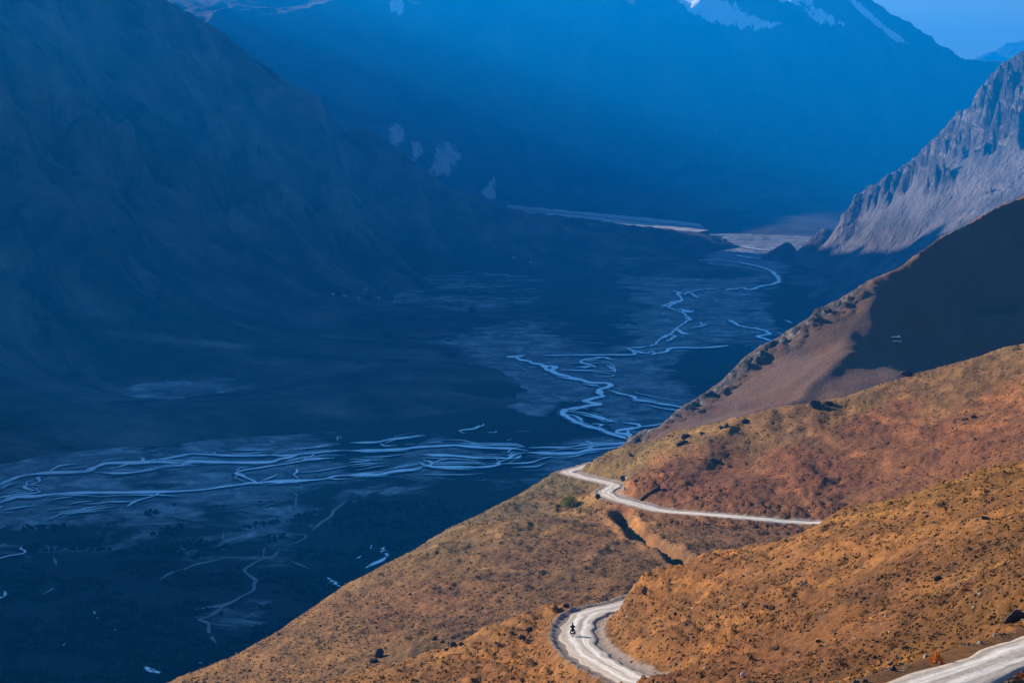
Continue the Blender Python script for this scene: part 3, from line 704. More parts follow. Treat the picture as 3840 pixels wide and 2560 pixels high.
# ------------------------------------------------------------------ valley floor
FL = 0.0
def A(l, ox, oy, s=0.574): return [(ox + s * u, oy + s * v) for u, v in l]
cA = [(0, 1660), [
    ([(-80, 310), (0, 270), (60, 245), (150, 215), (320, 192), (450, 190), (560, 183), (640, 150), (700, 135), (830, 128), (1000, 122), (1150, 120), (1300, 120), (1480, 125), (1750, 125), (1830, 105), (1900, 90), (1960, 80)], 1.5),
    ([(320, 190), (380, 152), (440, 142), (510, 135)], 1.2),
    ([(560, 184), (600, 160), (640, 150)], 1.5), ([(560, 150), (500, 162), (450, 165)], .8),
    ([(910, 95), (930, 105), (950, 117), (1050, 105), (1170, 87), (1250, 72), (1400, 76), (1500, 80), (1750, 80), (1900, 80), (2030, 66), (2150, 50), (2265, 48)], 1.0),
    ([(620, 190), (760, 197), (880, 190), (1000, 172), (1150, 150), (1210, 130), (1260, 125)], .8),
    ([(720, 165), (780, 155), (820, 142), (900, 125)], .7),
    ([(290, 215), (240, 232), (240, 258), (160, 280), (200, 300), (250, 315), (200, 328), (100, 335), (0, 355), (-80, 370)], .8),
    ([(-80, 410), (0, 390), (60, 370), (100, 352), (230, 345), (360, 332), (600, 325), (800, 320), (1040, 318), (1200, 315), (1350, 300), (1500, 280), (1650, 260), (1690, 262), (1800, 250), (1950, 245), (2100, 235), (2180, 215), (2265, 208)], 1.35),
    ([(1690, 262), (1650, 240), (1560, 205), (1540, 195), (1600, 175), (1740, 155), (1850, 140), (1900, 130), (1970, 118), (2030, 105), (2200, 95)], 1.0),
    ([(1850, 125), (1950, 100), (2030, 85), (2050, 70)], .8),
    ([(1780, 125), (1810, 108), (1860, 98)], 1.2),
    ([(1040, 320), (1000, 345), (940, 360), (880, 380), (830, 415)], 1.0), ([(880, 382), (780, 382), (650, 385)], .8), ([(450, 400), (520, 385), (600, 378)], .8),
    ([(330, 372), (420, 355), (490, 350)], .8), ([(20, 440), (120, 420), (240, 405)], .8), ([(300, 435), (400, 425), (470, 418)], .6),
    ([(135, 528), (220, 515)], .8), ([(285, 500), (350, 485), (400, 462), (500, 450), (600, 435), (740, 415)], .6), ([(0, 455), (90, 453)], .6),
    ([(0, 555), (30, 540)], .9), ([(-60, 765), (0, 750), (60, 735), (150, 720), (155, 700), (132, 690), (148, 665)], 1.0), ([(-40, 1030), (0, 1010), (35, 985), (30, 965)], 1.0),
    ([(1700, 252), (1730, 240), (1790, 215), (1810, 200)], .6), ([(1935, 165), (1945, 190), (1920, 205), (1945, 232)], .8),
    ([(1960, 190), (2050, 185), (2150, 170), (2265, 150)], .6), ([(2120, 228), (2200, 235), (2265, 235)], .6), ([(1700, 268), (1830, 262), (1900, 248)], .5),
    ([(1000, 128), (1180, 130), (1300, 118)], .4), ([(-20, 415), (10, 410), (0, 430)], .6), ([(100, 290), (180, 275), (240, 262)], .5),
    ([(1380, 60), (1410, 68), (1400, 58)], .7), ([(1500, 45), (1650, 48), (1800, 42)], .5), ([(1760, 32), (1820, 26)], .7), ([(1870, 45), (2000, 35), (2100, 25), (2225, 5)], .6),
]]
cB = [(1300, 1660), [
    ([(0, 50), (150, 50), (350, 40), (550, 22), (700, 15), (800, 20), (950, 30), (1100, 40), (1180, 52)], 1.2),
    ([(1180, 62), (1350, 65), (1500, 65), (1600, 45), (1700, 35), (1790, 25), (1900, 10)], 1.4),
    ([(870, 12), (1000, 12), (1120, 18)], .6), ([(1180, 30), (1350, 28), (1480, 22), (1600, 8), (1790, 0), (1900, -15)], .9),
    ([(1560, -15), (1600, 0), (1590, 30), (1560, 55)], 1.0),
    ([(480, 75), (600, 78), (750, 85), (850, 95), (1010, 97), (1060, 100), (1100, 75), (1180, 60)], 1.1),
    ([(560, 130), (620, 110), (750, 95)], .9), ([(500, 125), (530, 115), (560, 130), (540, 145), (500, 140), (480, 128)], .8),
    ([(490, 130), (560, 155), (650, 160), (800, 160), (920, 155), (1000, 140), (990, 125), (1060, 105)], .9),
    ([(940, 140), (1000, 135), (1080, 132), (1200, 125), (1290, 100), (1340, 85)], .7), ([(1060, 100), (1110, 98), (1140, 78)], 1.0),
    ([(-20, 212), (200, 205), (310, 185), (440, 170), (500, 155)], 1.3), ([(0, 210), (130, 196), (270, 188)], .6),
    ([(120, 90), (250, 88), (350, 75)], .6), ([(0, 145), (120, 135), (280, 125)], .5), ([(370, 155), (400, 135)], .5),
    ([(250, 675), (232, 700), (265, 735), (220, 765), (180, 785), (130, 815)], 1.1), ([(95, 735), (60, 760)], 1.0), ([(162, 665), (155, 690)], .9), ([(480, 152), (800, 155), (900, 158)], .5)]]
cC = [(1300, 850), [
    ([(1165, 838), (1120, 845), (1050, 848), (1110, 855), (1200, 885), (1290, 905), (1320, 935), (1400, 965), (1500, 990), (1600, 1015), (1690, 1022), (1720, 1040), (1660, 1060), (1650, 1085), (1680, 1105), (1600, 1120), (1560, 1135), (1600, 1150), (1640, 1160), (1560, 1170), (1450, 1190), (1415, 1195), (1430, 1230), (1480, 1265), (1540, 1290), (1640, 1320), (1750, 1360), (1850, 1388)], 1.7),
    ([(1360, 975), (1450, 990), (1520, 1005)], 1.0), ([(1290, 905), (1360, 915), (1330, 940)], 1.6), ([(1285, 960), (1310, 968)], .9), ([(1540, 1025), (1620, 1035), (1660, 1045)], 1.1),
    ([(1700, 1065), (1780, 1085), (1860, 1105), (1900, 1130), (2000, 1145), (2160, 1172), (2250, 1185)], 1.1),
    ([(1450, 1205), (1550, 1215), (1640, 1240), (1710, 1260), (1780, 1255)], 1.1), ([(1600, 1235), (1710, 1262), (1780, 1280)], .9),
    ([(1800, 1275), (1900, 1290), (1920, 1305), (2020, 1290), (2060, 1280)], 1.0), ([(1920, 1305), (1850, 1318), (1780, 1330), (1770, 1342), (1830, 1355), (1850, 1375)], 1.5), ([(1830, 1320), (1840, 1350)], 1.4), ([(1430, 1225), (1500, 1235), (1540, 1275)], .8),
    ([(1600, 1285), (1665, 1290), (1640, 1310)], 1.1), ([(1850, 1330), (1900, 1345), (1960, 1320)], .7),
    ([(1270, 840), (1400, 838), (1500, 838), (1700, 836), (1860, 834), (1890, 825), (1860, 808), (1820, 790), (1780, 788)], .9),
    ([(1820, 790), (1900, 788), (1980, 778)], 1.1), ([(1870, 805), (1930, 822), (1970, 822), (2000, 815), (2010, 830), (1960, 838)], 1.1),
    ([(2000, 835), (2080, 815), (2100, 798), (2150, 790), (2265, 790), (2340, 788), (2420, 782), (2500, 772)], 1.2),
    ([(1730, 870), (1700, 855), (1650, 855), (1530, 875), (1580, 900), (1640, 918)], 1.1), ([(1560, 880), (1640, 868)], .8), ([(1690, 900), (1720, 915), (1750, 935), (1710, 942), (1560, 938), (1400, 935)], .8), ([(1540, 925), (1590, 910), (1480, 922)], .8), ([(1340, 925), (1420, 926)], .6),
    ([(2140, 665), (2180, 690), (2200, 700), (2240, 705)], .9), ([(2040, 725), (2110, 705), (2140, 720), (2080, 748)], .9), ([(2110, 685), (2150, 690)], .8),
    ([(2110, 520), (2070, 515), (2150, 490), (2200, 478)], 1.2), ([(2130, 415), (2180, 430), (2160, 440), (2200, 445)], 1.2), ([(2180, 535), (2230, 560), (2260, 545)], 1.2), ([(2100, 492), (2160, 488)], .9),
    ([(2165, 440), (2190, 478), (2110, 522), (2190, 560), (2240, 600), (2190, 640), (2150, 668), (2105, 705), (2045, 735), (2010, 768), (1975, 782)], .7), ([(2460, 415), (2360, 405), (2240, 425), (2200, 445)], .7), ([(2210, 590), (2260, 610)], 1.0), ([(2080, 560), (2060, 568), (2100, 570)], .7), ([(1980, 780), (2010, 768), (2040, 770)], .8),
    ([(740, 1332), (760, 1345), (780, 1346)], .9), ([(895, 1285), (890, 1297), (860, 1303), (830, 1318), (750, 1328), (740, 1335)], .9), ([(862, 1295), (865, 1308)], .8),
    ([(920, 1343), (975, 1341), (970, 1332)], .7), ([(1050, 1395), (1080, 1385)], .4),
    ([(20, 1410), (200, 1405), (300, 1385), (430, 1370), (525, 1362)], .9), ([(215, 1412), (250, 1430), (330, 1425)], .7), ([(530, 1412), (560, 1406), (630, 1402)], .7), ([(370, 1418), (450, 1418)], .5), ([(730, 1418), (870, 1412)], .5), ([(1110, 1338), (1200, 1330)], .4),
    ([(-60, 1395), (-45, 1360), (-62, 1392)], .8)]]
cD = [(2540, 850), [
    ([(340, 605), (380, 635), (440, 655), (520, 665), (600, 690), (590, 705), (530, 715), (620, 745), (680, 765)], 1.3), ([(700, 608), (750, 628)], 1.0),
    ([(0, 660), (40, 690), (80, 705)], 1.0), ([(90, 660), (150, 650), (185, 635)], 1.1), ([(150, 620), (160, 640)], .8), ([(400, 450), (480, 443)], 1.0),
    ([(300, 415), (420, 400), (470, 410), (560, 385), (630, 372), (665, 350), (650, 320), (610, 285), (540, 262), (470, 245), (420, 235), (330, 222)], 1.3),
    ([(80, 430), (140, 465)], 1.0), ([(0, 425), (20, 440)], 1.0), ([(0, 480), (45, 485)], 1.2), ([(0, 535), (80, 550), (20, 560)], 1.2), ([(60, 597), (105, 608)], .9), ([(650, 690), (690, 700)], 1.0),
    ([(200, 402), (215, 412)], 1.0), ([(330, 225), (250, 215), (100, 220)], .9), ([(380, 185), (460, 200), (560, 210)], 1.6), ([(340, 160), (420, 165), (560, 180)], 1.8), ([(430, 130), (520, 145), (620, 155)], 2.2), ([(60, 215), (40, 240), (140, 262)], .7)]]

cA[1] += [([(612, 1098), (622, 1114)], 1.0), ([(642, 1132), (632, 1152)], 1.0), ([(402, 1324), (434, 1306)], 1.0), ([(948, 1460), (985, 1480), (1050, 1502)], 2.0), ([(2140, 878), (2175, 905), (2218, 938)], 1.6), ([(1302, 1432), (1322, 1436)], .8), ([(750, 1214), (758, 1228)], .7)]
LINES = []
for (o, ls) in (cA, cB, cC, cD):
    for pl_, w_ in ls:
        LINES.append((A(pl_, *o), w_))
random.seed(5)
BED = [l for l in LINES if max(q[0] for q in l[0]) - min(q[0] for q in l[0]) > 150]
for _ in range(150):
    base_l, bw = random.choice(BED); g_ = smooth_line([(a, b) for a, b in base_l], 5)
    i0 = random.randrange(0, max(1, len(g_) - 8)); n_ = random.randint(5, 22); sg_ = g_[i0:i0 + n_]
    if len(sg_) < 4: continue
    oy = random.choice((-1, 1)) * random.uniform(5, 34); k0, k1 = random.uniform(.3, 1), random.uniform(.3, 1)
    q_ = [(a + 6 * math.sin(i * 1.3 + oy), b + oy * (k0 + (k1 - k0) * i / len(sg_)) + 2.5 * math.sin(i * .9 + oy)) for i, (a, b) in enumerate(sg_[::2])]
    if len(q_) > 2 and min(b for a, b in q_) > 1330: LINES.append((q_, random.uniform(.18, .5)))
def channels(lines, z, base, lo_=True):
    V = []; Fc = []; n0 = 0
    for idx, (pl_, w_) in enumerate(lines):
        g = smooth_line([on_floor(a, b, z) for a, b in pl_], 7) if len(pl_) > 1 else None
        sg = np.hypot(*(np.diff(g[:, :2], axis=0).T)); LL = np.concatenate([[0], np.cumsum(sg)])
        n = max(6, int(LL[-1] / 7)); s_ = np.linspace(0, LL[-1], n)
        g = np.stack([np.interp(s_, LL, g[:, i]) for i in range(3)], 1)
        g[:, 0] += 4 * perlin(s_ / 45, s_ * 0 + idx, 7) * min(1, LL[-1] / 200); g[:, 1] += 7 * perlin(s_ / 60, s_ * 0 + idx, 9) * min(1, LL[-1] / 200)
        d = np.gradient(g[:, :2], axis=0); d /= np.linalg.norm(d, axis=1)[:, None] + 1e-9
        hor = np.abs(d[:, 0])
        dist = g[:, 1] / 3500.0
        wd = base * w_ * (0.55 + 0.95 * hor ** 2) * dist ** 0.8 * (1 + 0.75 * perlin(s_ / 38, s_ * 0 + idx * 1.7, 13)) * np.clip(np.minimum(s_, LL[-1] - s_) / 35 + 0.15, 0.15, 1)
        wd = np.maximum(wd, 1.0)
        nx, ny = -d[:, 1], d[:, 0]
        for i in range(n):
            V.append((g[i, 0] + nx[i] * wd[i] / 2, g[i, 1] + ny[i] * wd[i] / 2, z)); V.append((g[i, 0] - nx[i] * wd[i] / 2, g[i, 1] - ny[i] * wd[i] / 2, z))
        for i in range(n - 1): a = n0 + 2 * i; Fc.append((a, a + 1, a + 3, a + 2))
        n0 += 2 * n
        z += 0.004
    return V, Fc
V, Fc = channels(LINES, FL + 2.0, 10.5)
structure(mesh_obj('river', V, Fc, M_WATER))
random.seed(5)
V, Fc = channels(LINES, FL + 1.2, 22.0)
structure(mesh_obj('silt_bank', V, Fc, simple('wet_silt', (0.13, 0.14, 0.14), 0.8, 0.75, 0.06)))
DRY = [([(1830, 700), (1800, 735), (1720, 755), (1640, 800), (1610, 830), (1670, 890), (1650, 910), (1640, 960), (1560, 1010), (1440, 1090), (1350, 1130), (1300, 1150), (1340, 1170), (1370, 1250), (1430, 1310)], 1.0),
       ([(1730, 680), (1715, 745)], .8), ([(1500, 740), (1400, 765), (1280, 790), (1180, 830), (1100, 850), (1030, 900)], 1.0), ([(2240, 380), (2180, 450), (2110, 520), (2030, 570)], 1.2), ([(1900, 770), (1950, 790), (2030, 820)], .8),
       ([(350, 740), (370, 800)], .8), ([(1760, 330), (1800, 380)], .6), ([(1920, 310), (1930, 420), (1860, 500)], .7), ([(750, 555), (850, 540), (1000, 530), (1180, 520), (1230, 510)], .8), ([(1400, 450), (1500, 443), (1650, 435), (1750, 405), (1880, 370)], .7),
       ([(1460, 580), (1455, 620), (1490, 655)], .6), ([(1700, 610), (1760, 590), (1830, 570)], .8), ([(1860, 670), (1930, 650), (2000, 610), (1960, 590)], .9), ([(260, 990), (330, 960), (350, 920)], 1.0), ([(1560, 1020), (1450, 1060), (1280, 1085)], 1.6)]
V, Fc = channels([(A(p, 0, 1660), w) for p, w in DRY], FL + 0.6, 9.0)
structure(mesh_obj('dry_streambed', V, Fc, M_SAND))

NR, NC = 400, 360
yy = 1500 * (30000 / 1500.0) ** np.linspace(0, 1, NR); tt = np.linspace(-0.45, 0.42, NC)
YY, TT = np.meshgrid(yy, tt, indexing='ij'); XX = TT * YY
px_, py_ = PX(XX, YY, 0 * XX)
allp = None and np.array([on_floor(a, b, 0)[:2] for pl_, w_ in LINES for a, b in pl_])
bedc = [((200, 1850), .95), ((900, 1750), .85), ((1600, 1720), .85), ((2200, 1700), .7), ((1000, 1950), .55), ((500, 1960), .5), ((200, 2050), .35), ((300, 2200), .2), ((600, 2200), .15), ((200, 2450), .15), ((700, 2400), .05), ((900, 2150), .3), ((850, 2300), .45), ((1000, 2080), .5),
        ((1500, 1950), .05), ((1700, 1850), .15), ((1300, 2050), .05), ((1500, 1800), .5), ((1200, 2300), .05), ((1900, 1600), .0), ((1500, 1620), .0), ((2150, 1580), .05), ((2000, 1500), .8), ((2200, 1400), .8), ((2000, 1360), .7), ((2500, 1300), .8), ((2600, 1370), .15), ((2700, 1400), .1), ((2500, 1480), .7), ((2500, 1600), .7), ((2300, 1500), .8),
        ((2600, 1180), .85), ((2850, 1200), .7), ((2950, 1180), .15), ((2700, 1050), .85), ((2800, 950), .9), ((2300, 1270), .4), ((2200, 1130), .2), ((3000, 1100), .2), ((800, 2520), .05), ((30, 2300), .2)]
bed = idw([b[0] for b in bedc], [[b[1]] for b in bedc], px_, py_, 3.0, (1.6, 1))[..., 0]
bed = np.where(py_ < 900, .6, bed)
rough = sstep(.45, .1, bed)
ZZ = FL + rough * np.clip(fbm(XX / 35, YY / 35, 4, 141), -.3, 1) * 2.4 - 0.3
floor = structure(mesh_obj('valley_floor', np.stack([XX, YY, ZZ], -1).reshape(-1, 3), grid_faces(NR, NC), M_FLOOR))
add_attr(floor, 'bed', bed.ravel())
base = structure(mesh_obj('ground', [(-20000, -4000, -3), (20000, -4000, -3), (20000, 29000, -3), (-20000, 29000, -3)], [(0, 1, 2, 3)], M_SIDE))

# ------------------------------------------------------------------ placing things on the ground
def hit_fg(px, py, fine=True, ylo=90, yhi=900):
    Ys = np.linspace(ylo, yhi, 1600)
    q = np.array([P(px, py, t) for t in (1.0, 1001.0)])
    dx = (q[1, 0] - q[0, 0]) / 1000; dz = (q[1, 2] - q[0, 2]) / 1000
    xs = dx * Ys; zr = CAMZ + dz * Ys
    zt = fg_height(xs, Ys, fine)
    b = np.where(zt > zr)[0]
    b = b[b > 2]
    i = b[0] if len(b) else 0
    return np.array([xs[i], Ys[i], zt[i]])

def hit_grid(grid, px, py, ylo, yhi):
    Ys = np.linspace(ylo, yhi, 3000)
    q = np.array([P(px, py, t) for t in (1.0, 1001.0)])
    xs = (q[1, 0] - q[0, 0]) / 1000 * Ys; zr = CAMZ + (q[1, 2] - q[0, 2]) / 1000 * Ys
    zt = sample(grid, xs, Ys); b = np.where(zt > zr)[0]
    i = b[0] if len(b) else len(Ys) // 2
    return np.array([xs[i], Ys[i], zt[i]])

import bmesh
def ico(sub=2):
    bm = bmesh.new(); bmesh.ops.create_icosphere(bm, subdivisions=sub, radius=1.0)
    v = np.array([q.co[:] for q in bm.verts]); f = np.array([[w.index for w in p.verts] for p in bm.faces]); bm.free()
    return v, f
ICO2, ICO3, ICO1 = ico(2), ico(3), ico(1)

def rock_mesh(seed, sx, sy, sz, src=ICO3, rough=0.32, cuts=7):
    rs = np.random.RandomState(seed); v, f = src; v = v.copy()
    for _ in range(cuts):                    # chop flat faces off a ball
        n = rs.normal(size=3); n /= np.linalg.norm(n); d = rs.uniform(0.45, 0.85)
        t = v @ n; v = v - np.maximum(t - d, 0)[:, None] * n
    v = v * (1 + rough * 0.5 * fbm(v[:, 0] * 1.6 + seed, v[:, 1] * 1.6 + v[:, 2] * 1.3, 3, seed % 50)[:, None])
    return v * np.array([sx, sy, sz]), f

M_ROCK = simple('dark_stone', (0.055, 0.045, 0.042), 0.95, 0.5, 1.5)
M_ROCKB = simple('brown_stone', (0.16, 0.085, 0.05), 0.95, 0.5, 1.5)
M_ROCKP = simple('pale_stone', (0.55, 0.45, 0.35), 0.95, 0.3, 1.2)

def boulder(px, py, wpx, hpx, label, mat=M_ROCK, seed=1, group=None, cat='boulder'):
    p = hit_fg(px, py)
    s = p[1] / F
    w = wpx * s / 2; h = hpx * s / 2
    rs = random.Random(seed)
    v, f = rock_mesh(seed, w, w * rs.uniform(0.6, 0.85), h * 1.25)
    a = rs.uniform(-0.3, 0.3); ca, sa = math.cos(a), math.sin(a)
    v = v @ np.array([[ca, 0, sa], [0, 1, 0], [-sa, 0, ca]])
    o = mesh_obj('boulder', v, f, mat, smooth=False)
    o.location = (p[0], p[1], p[2] + h * 0.45)
    return tag(o, label, cat, group)

B = [(3800, 2335, 105, 58, 'big dark boulder at the right edge above the nearest road', M_ROCK),
     (3520, 2175, 38, 22, 'dark boulder with a rounded top alone on the near tan slope', M_ROCK),
     (3695, 1950, 44, 20, 'long low dark boulder high on the near slope below the golden crest', M_ROCK),
     (3660, 1962, 20, 12, 'small pale stone touching the long low dark boulder', M_ROCKP),
     (2872, 2285, 28, 12, 'small flat dark rock in the middle of the near tan slope', M_ROCK),
     (2038, 2155, 44, 24, 'dark grey boulder alone in the middle of the left slope', M_ROCK),
     (1424, 2462, 42, 42, 'tallest of the dark boulders at the lower left of the slope', M_ROCK),
     (1402, 2484, 40, 22, 'low dark boulder leaning on the foot of the tall lower left boulder', M_ROCK),
     (1697, 2424, 40, 22, 'dark humped boulder with a smaller one beside it on the lower slope', M_ROCK),
     (1730, 2420, 22, 14, 'smaller dark boulder just right of the humped boulder on the lower slope', M_ROCK),
     (1632, 2398, 26, 16, 'small pointed dark boulder above the humped boulder on the lower slope', M_ROCK),
     (1675, 2442, 22, 12, 'small dark rock just below the humped boulder on the lower slope', M_ROCK),
     (1957, 2392, 34, 20, 'brown boulder on the orange bench left of the road bend', M_ROCKB),
     (2122, 2276, 28, 16, 'dark rounded boulder on the outer rim at the top of the road bend', M_ROCK),
     (1983, 2360, 40, 14, 'flat brown rock on the crest of the orange bench', M_ROCKB),
     (2243, 1866, 24, 20, 'dark block at the outer edge of the far road hairpin', M_ROCK),
     (2340, 1842, 20, 30, 'tall cream slab standing on the slope right of the far road hairpin', M_ROCKP),
     (2340, 1803, 34, 24, 'dark rock with a pale top above the cream slab', M_ROCK),
     (2352, 1793, 20, 9, 'thin pale stone lying above the dark rock over the far hairpin', M_ROCKP),
     (2384, 1806, 20, 12, 'little reddish rock uphill of the far hairpin', M_ROCKB),
     (2366, 1708, 22, 10, 'dark stone near the crest above the far hairpin', M_ROCK),
     (3056, 1527, 50, 30, 'largest dark boulder on the skyline of the middle slope', M_ROCK),
     (3108, 1517, 40, 18, 'dark boulder just right of the largest skyline boulder', M_ROCK),
     (3100, 1535, 22, 10, 'small dark rock below the pair of skyline boulders', M_ROCK),
     (2793, 1584, 38, 18, 'dark boulder on the skyline left of the largest one', M_ROCK),
     (2724, 1602, 32, 18, 'dark boulder at the right end of a close skyline pair', M_ROCK),
     (2704, 1609, 22, 14, 'dark boulder at the left end of a close skyline pair', M_ROCK),
     (2632, 1630, 28, 14, 'small dark boulder between the skyline pair and the crags', M_ROCK),
     (2569, 1644, 44, 22, 'wide dark boulder where the middle slope meets the grey crags', M_ROCK),
     (2556, 1668, 50, 20, 'low dark boulder just below the wide one near the grey crags', M_ROCK),
     (3401, 1410, 60, 20, 'row of dark rock on the skyline below the shaded hill', M_ROCK),
     (3620, 1576, 30, 12, 'dark rock with a small neighbour high on the red slope', M_ROCK),
     (3650, 1566, 22, 10, 'small neighbour rock on the high red slope', M_ROCK),
     (2680, 1730, 50, 14, 'long low dark outcrop on the upper middle slope', M_ROCK),
     (2415, 2225, 24, 34, 'rusty rock standing in the cut bank above the road bend', M_ROCKB),
     (3080, 2485, 34, 14, 'slanting dark rock low on the near slope', M_ROCK),
     (3070, 2408, 24, 12, 'dark rock above the slanting one low on the near slope', M_ROCK),
     (3340, 2494, 28, 14, 'dark rock near the bottom edge left of the orange bush', M_ROCK),
     (2818, 2475, 24, 30, 'dark rusty rock near the bottom edge of the near slope', M_ROCKB),
     (2785, 2540, 22, 18, 'cream stone at the bottom edge below the rusty rock', M_ROCKP)]
for i, (a, b_, w, h, lab, mt) in enumerate(B):
    boulder(a, b_, w, h, lab, mt, 100 + i * 7)

# shadow at the cut scarp beside the far road, built as a solid dark wedge
p = hit_fg(2425, 1868); s = p[1] / F
v = np.array([(-28, -3, -8), (30, 0, -6), (42, 6, 14), (50, 9, 46), (18, 8, 24), (-10, 5, 8),
              (-24, 16, -12), (34, 20, -12), (48, 24, 8), (54, 24, 40), (20, 22, 18), (-8, 18, 0)], float) * s
f = []
nn = 6
for i in range(nn): f.append((i, (i + 1) % nn, nn + (i + 1) % nn, nn + i))
o = mesh_obj('shadow_wedge', v, f, M_ROCK, smooth=False)
bm = bmesh.new(); bm.from_mesh(o.data); bm.verts.ensure_lookup_table()
bm.faces.new([bm.verts[i] for i in range(6)]); bm.faces.new([bm.verts[6 + i] for i in reversed(range(6))])
bmesh.ops.recalc_face_normals(bm, faces=bm.faces); bm.to_mesh(o.data); bm.free()
o.location = p
tag(o, 'dark triangular wedge built in place of the shadow on the slope above the far road', 'rock')

# ------------------------------------------------------------------ bushes
def leaf_cloud(n, rad, size, seed, spiky=False):
    rs = np.random.RandomState(seed)
    d = rs.normal(size=(n, 3)); d /= np.linalg.norm(d, axis=1)[:, None]; d[:, 2] = np.abs(d[:, 2]) * 0.95
    r = rs.uniform(0.35, 1.0, n) ** 0.6 * (1 + 0.25 * perlin(d[:, 0] * 2.2 + seed, d[:, 1] * 2.2 + d[:, 2] * 2, 3))
    c = d * r[:, None] * np.array(rad)
    V = np.empty((n, 4, 3))
    t1 = rs.normal(size=(n, 3)); t1 /= np.linalg.norm(t1, axis=1)[:, None]
    if spiky: t1 = t1 * .35 + d; t1 /= np.linalg.norm(t1, axis=1)[:, None]
    t2 = np.cross(t1, rs.normal(size=(n, 3))); t2 /= np.linalg.norm(t2, axis=1)[:, None]
    sz = size * rs.uniform(0.6, 1.4, n)[:, None]
    V[:, 0] = c - t1 * sz * 1.3; V[:, 1] = c - t2 * sz * .5; V[:, 2] = c + t1 * sz * 1.3; V[:, 3] = c + t2 * sz * .5
    return V.reshape(-1, 3), np.arange(4 * n).reshape(n, 4)

def stem_mesh(h, n, spread, seed, r=0.03):
    rs = random.Random(seed); V = []; Fc = []
    for k in range(n):
        a = rs.uniform(0, 2 * math.pi); e = rs.uniform(.3, 1) * spread
        for z, rr, q in ((-.3 * h, r * 1.3, 0), (h * .5, r, .45), (h * .85, r * .4, 1)):
            for j in range(4):
                V.append((math.cos(a) * e * q + rr * math.cos(j * 1.57), math.sin(a) * e * q + rr * math.sin(j * 1.57), z))
        b0 = 12 * k
        for lv in (0, 4):
            for j in range(4): Fc.append((b0 + lv + j, b0 + lv + (j + 1) % 4, b0 + lv + 4 + (j + 1) % 4, b0 + lv + 4 + j))
    return V, Fc
M_STEM = simple('woody_stem', (0.12, 0.08, 0.05))
def bush(px, py, w, h, name, label, col, seed, n=900, spiky=False):
    p = hit_fg(px, py, False); s = p[1] / F
    e = bpy.data.objects.new(name, None); COL.objects.link(e); e.location = p; tag(e, label, 'bush')
    lm_ = simple(name + '_leaf', col, 0.85, 0.55, 2.0)
    V, Fc = leaf_cloud(n, (w * s / 2, w * s / 2 * .8, h * s), 0.018 * w * s * 2, seed, spiky)
    mesh_obj('foliage', V, Fc, lm_, e, smooth=False)
    V, Fc = stem_mesh(h * s * .9, 9, w * s * .35, seed, .015 * w * s)
    mesh_obj('stem', V, Fc, M_STEM, e)
    return e
bush(2136, 1896, 74, 44, 'green_bush', 'round yellow green bush on the slope below the far road end', (0.26, 0.27, 0.03), 5)
bush(3512, 2486, 62, 48, 'orange_bush', 'bright orange autumn bush on the rim of the nearest road', (0.62, 0.20, 0.012), 9, 800, True)
bush(3822, 2558, 60, 40, 'orange_bush', 'rusty orange dry bush in the bottom right corner', (0.30, 0.09, 0.015), 12, 700, True)

# ------------------------------------------------------------------ motorcycle and rider
M_BLACK = simple('black_enamel', (0.02, 0.02, 0.024), 0.4, 0.2); M_RUB = simple('tyre_rubber', (0.018, 0.018, 0.018), 0.9)
M_STEEL = simple('steel', (0.35, 0.35, 0.36), 0.35, 0.1, 4, 0.9); M_WHITE = simple('white_paint', (0.8, 0.8, 0.78), 0.6, 0.05)
M_JACKET = simple('dark_jacket', (0.02, 0.018, 0.03), 0.85); M_RED = simple('red_lens', (0.5, 0.02, 0.02), 0.3, 0.1)
iw = int(np.argmin(np.hypot(ROAD[:, 0] - P(2150, 2390, 277)[0], ROAD[:, 1] - 274)))
tg = ROAD[iw + 2] - ROAD[iw - 2]; tg /= np.linalg.norm(tg)
bp = P(2147, 2397, 274); 
road_z = ROAD[iw][2] + 0.06
bike = bpy.data.objects.new('motorcycle', None); COL.objects.link(bike)
side_v = np.array([-tg[1], tg[0]])
off = float(np.dot(np.array(bp[:2]) - ROAD[iw][:2], side_v)); off = max(-1.6, min(1.6, off))
bpos = (ROAD[iw][0] + side_v[0] * off, ROAD[iw][1] + side_v[1] * off, road_z)
bike.location = bpos; bike.rotation_euler = (0, 0, math.atan2(tg[1], tg[0]))
tag(bike, 'dark motorcycle carrying a rider along the pale road bend', 'motorcycle')

